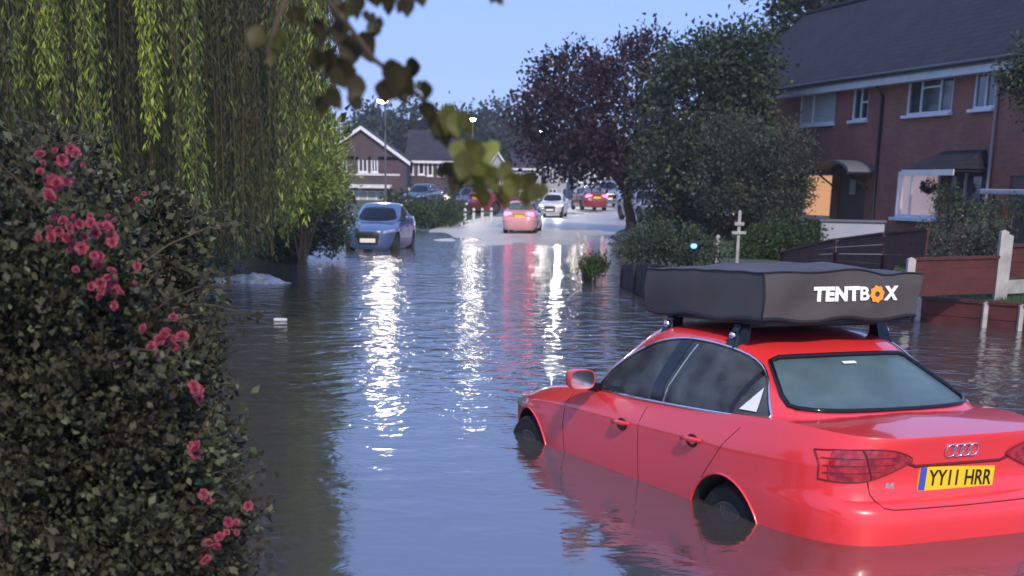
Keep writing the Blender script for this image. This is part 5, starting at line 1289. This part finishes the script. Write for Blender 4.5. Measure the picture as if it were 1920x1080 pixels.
# grey boards along the road edge, close boarded
wf = [(2.42, 29.2), (2.50, 27.2), (2.60, 25.6), (2.75, 24.2), (4.1, 23.4), (5.6, 22.78)]
fence('wooden_fence', 'weathered grey vertical board fence standing in the flood beside the road', 'fence', wf, [.42, .55, .62, .66, .62, .5], [-.4] * 6, [.92, .9, .95, 1.0, .95, .9], M['fence_grey'], n=14, vertical=True, postm=M['fence_grey'], post=.10)
def post(u, v, z, h, label, arm=False, w=.07, mat=None, grp=None):
    p = gnd(u, v, z); t = thing('white_post' if arm else 'post', label, 'post', (p.x, p.y, z), 0, grp)
    b = MB(); b.box((0, 0, h / 2 - .1), (w, w, h + .2)); b.add([(sx * w / 2, sy * w / 2, h + .001) for sx, sy in ((-1, -1), (1, -1), (1, 1), (-1, 1))] + [(0, 0, h + .04)], [(0, 1, 4), (1, 2, 4), (2, 3, 4), (3, 0, 4)])
    b.build('upright', mat or M['fascia'], t)
    if arm:
        MB().box((0, -.05, h * .62), (.30, .03, .06)).build('crossbar', mat or M['fascia'], t, bevel=.005); MB().box((0, -.05, h * .78), (.2, .03, .07)).build('crossbar', mat or M['fascia'], t, bevel=.005)
    return t
post(1381, 500, .3, 1.12, 'pale wooden post with crossbars beside the green bush', True, .06, M['concrete'])
post(1343, 500, .3, .62, 'plain grey post left of the pale post with crossbars', False, .08, M['concrete'])
for u, v, lab in ((1083, 466, 'short grey post farthest along the flooded verge'), (1096, 474, 'short grey post between the other two on the flooded verge'), (1128, 476, 'short grey post behind the end of the weathered board fence')):
    post(u, v, 0, .48, lab, False, .09, M['concrete'], 'posts along the flooded verge')
# planter
pp = at(1597, 445, 36.5); zt0 = at(1597, 445, 36.5).z; zt1 = at(1597, 417, 36.5).z
t = thing('garden_planter', 'pale grey raised planter with dark coping before the brick houses', 'planter', (pp.x, pp.y, .25), R(-14))
wd = 112 * 36.5 / FPX
MB().box((0, 0, (zt1 - .25) / 2), (wd, .5, zt1 - .25)).build('trough', M['pale_blue'], t, bevel=.02)
MB().box((0, 0, zt1 - .25 + .03), (wd + .08, .58, .055)).build('coping', M['lead'], t, bevel=.01)
# blue glowing lantern
bp = at(1300, 478, 25.0); zl = float(ground_h(bp.x, 25.0)); t = thing('garden_lantern', 'small garden lantern with a bright blue light by the grey fence', 'lantern', (bp.x, 25.0, zl))
hh = at(1300, 461, 25).z - zl
MB().tube([(0, 0, -.1), (0, 0, hh - .10)], .02, 8).build('stake', M['black'], t, smooth=60)
MB().lathe([(.03, hh - .08), (.06, hh - .06), (.06, hh - .045), (.02, hh - .04)], n=16).build('base', M['black'], t, smooth=40)
MB().lathe([(.02, hh - .045), (.045, hh - .025), (.055, hh), (.045, hh + .025), (.02, hh + .04)], n=16).build('lamp_glass', pmat('blue_glow', (.2, .4, .8), .3, emit=(.18, .5, 1), es=2), t, smooth=60)
MB().lathe([(.08, hh + .04), (.065, hh + .055), (.02, hh + .085), (.01, hh + .10)], n=16).build('cap', M['black'], t, smooth=40)
# pale board under the willow
q = at(272, 437, 21.5); t = thing('garden_sign', 'small pale blank board on short legs under the willow', 'sign', (q.x, q.y, .15), R(8))
MB().box((0, 0, q.z - .15), (.40, .03, .15)).build('board', M['fascia'], t, bevel=.005)
for x in (-.15, .15): MB().box((x, .03, (q.z - .15) / 2 - .05), (.035, .035, q.z - .05)).build('leg', M['fence_grey'], t)
# ------------------------------------------------------------------ water welling up from a drain, floating scraps
def upwell():
    c = gnd(505, 530, 0); V = []; F = []; nx, ny = 64, 26
    for j in range(ny + 1):
        for i in range(nx + 1):
            x = -2.35 + 3.2 * i / nx; y = -.55 + 1.1 * j / ny
            m = .12 * math.exp(-((x + .08) / .34) ** 2 - (y / .28) ** 2) + .10 * math.exp(-((x + .45) / .45) ** 2 - (y / .26) ** 2) + .08 * math.exp(-((x + 1.2) / .8) ** 2 - (y / .20) ** 2)
            nz = .5 + .5 * math.sin(x * 17 + 2.1 * math.sin(y * 13)) * math.cos(y * 21 + 1.7 * math.sin(x * 9)); z = m * (.70 + .5 * nz) + random.uniform(-.008, .008) * min(1, m * 12) - .018
            V.append((x, y, z)); 
    for j in range(ny):
        for i in range(nx): a = j * (nx + 1) + i; F.append((a, a + 1, a + nx + 2, a + nx + 1))
    o = MB().add(V, F).build('foaming_water', pmat('foam', (.46, .44, .41), .5, var=.35, vscale=9, bump=.5, bscale=30), None, smooth=70); o.location = (c.x, c.y, 0)
    tag(o, 'churning foam where water wells up before the willow', 'foam', kind='stuff')
upwell()
for u, v, w_, lab in ((525, 600, .20, 'larger pale scrap floating in the shade of the willow'), (600, 505, .10, 'small pale scrap floating near the blue car')):
    p = gnd(u, v, 0); b = MB(); n = 9; P = [(w_ * .5 * math.cos(k * 6.283 / n) * random.uniform(.7, 1.1), w_ * .4 * math.sin(k * 6.283 / n) * random.uniform(.7, 1.1)) for k in range(n)]
    b.prism(P, -.01, .022, 2); o = b.build('floating_scrap', M['fascia'], None, bevel=.006); o.location = (p.x, p.y, .003); tag(o, lab, 'litter', 'scraps floating on the flood')

# ------------------------------------------------------------------ damp evening air
hz = MB(); hz.box((0, 115, 10.3), (160, 260, 24.0)); hm = bpy.data.materials.new('damp_air'); hm.use_nodes = True; ht = hm.node_tree
ht.nodes.remove(ht.nodes['Principled BSDF']); pv = ht.nodes.new('ShaderNodeVolumePrincipled')
pv.inputs['Color'].default_value = (.92, .94, 1, 1); pv.inputs['Density'].default_value = .0006; pv.inputs['Anisotropy'].default_value = .2
ht.links.new(pv.outputs[0], ht.nodes['Material Output'].inputs['Volume'])
tag(hz.build('haze', hm), 'thin damp evening air over the whole street', 'haze', kind='stuff')
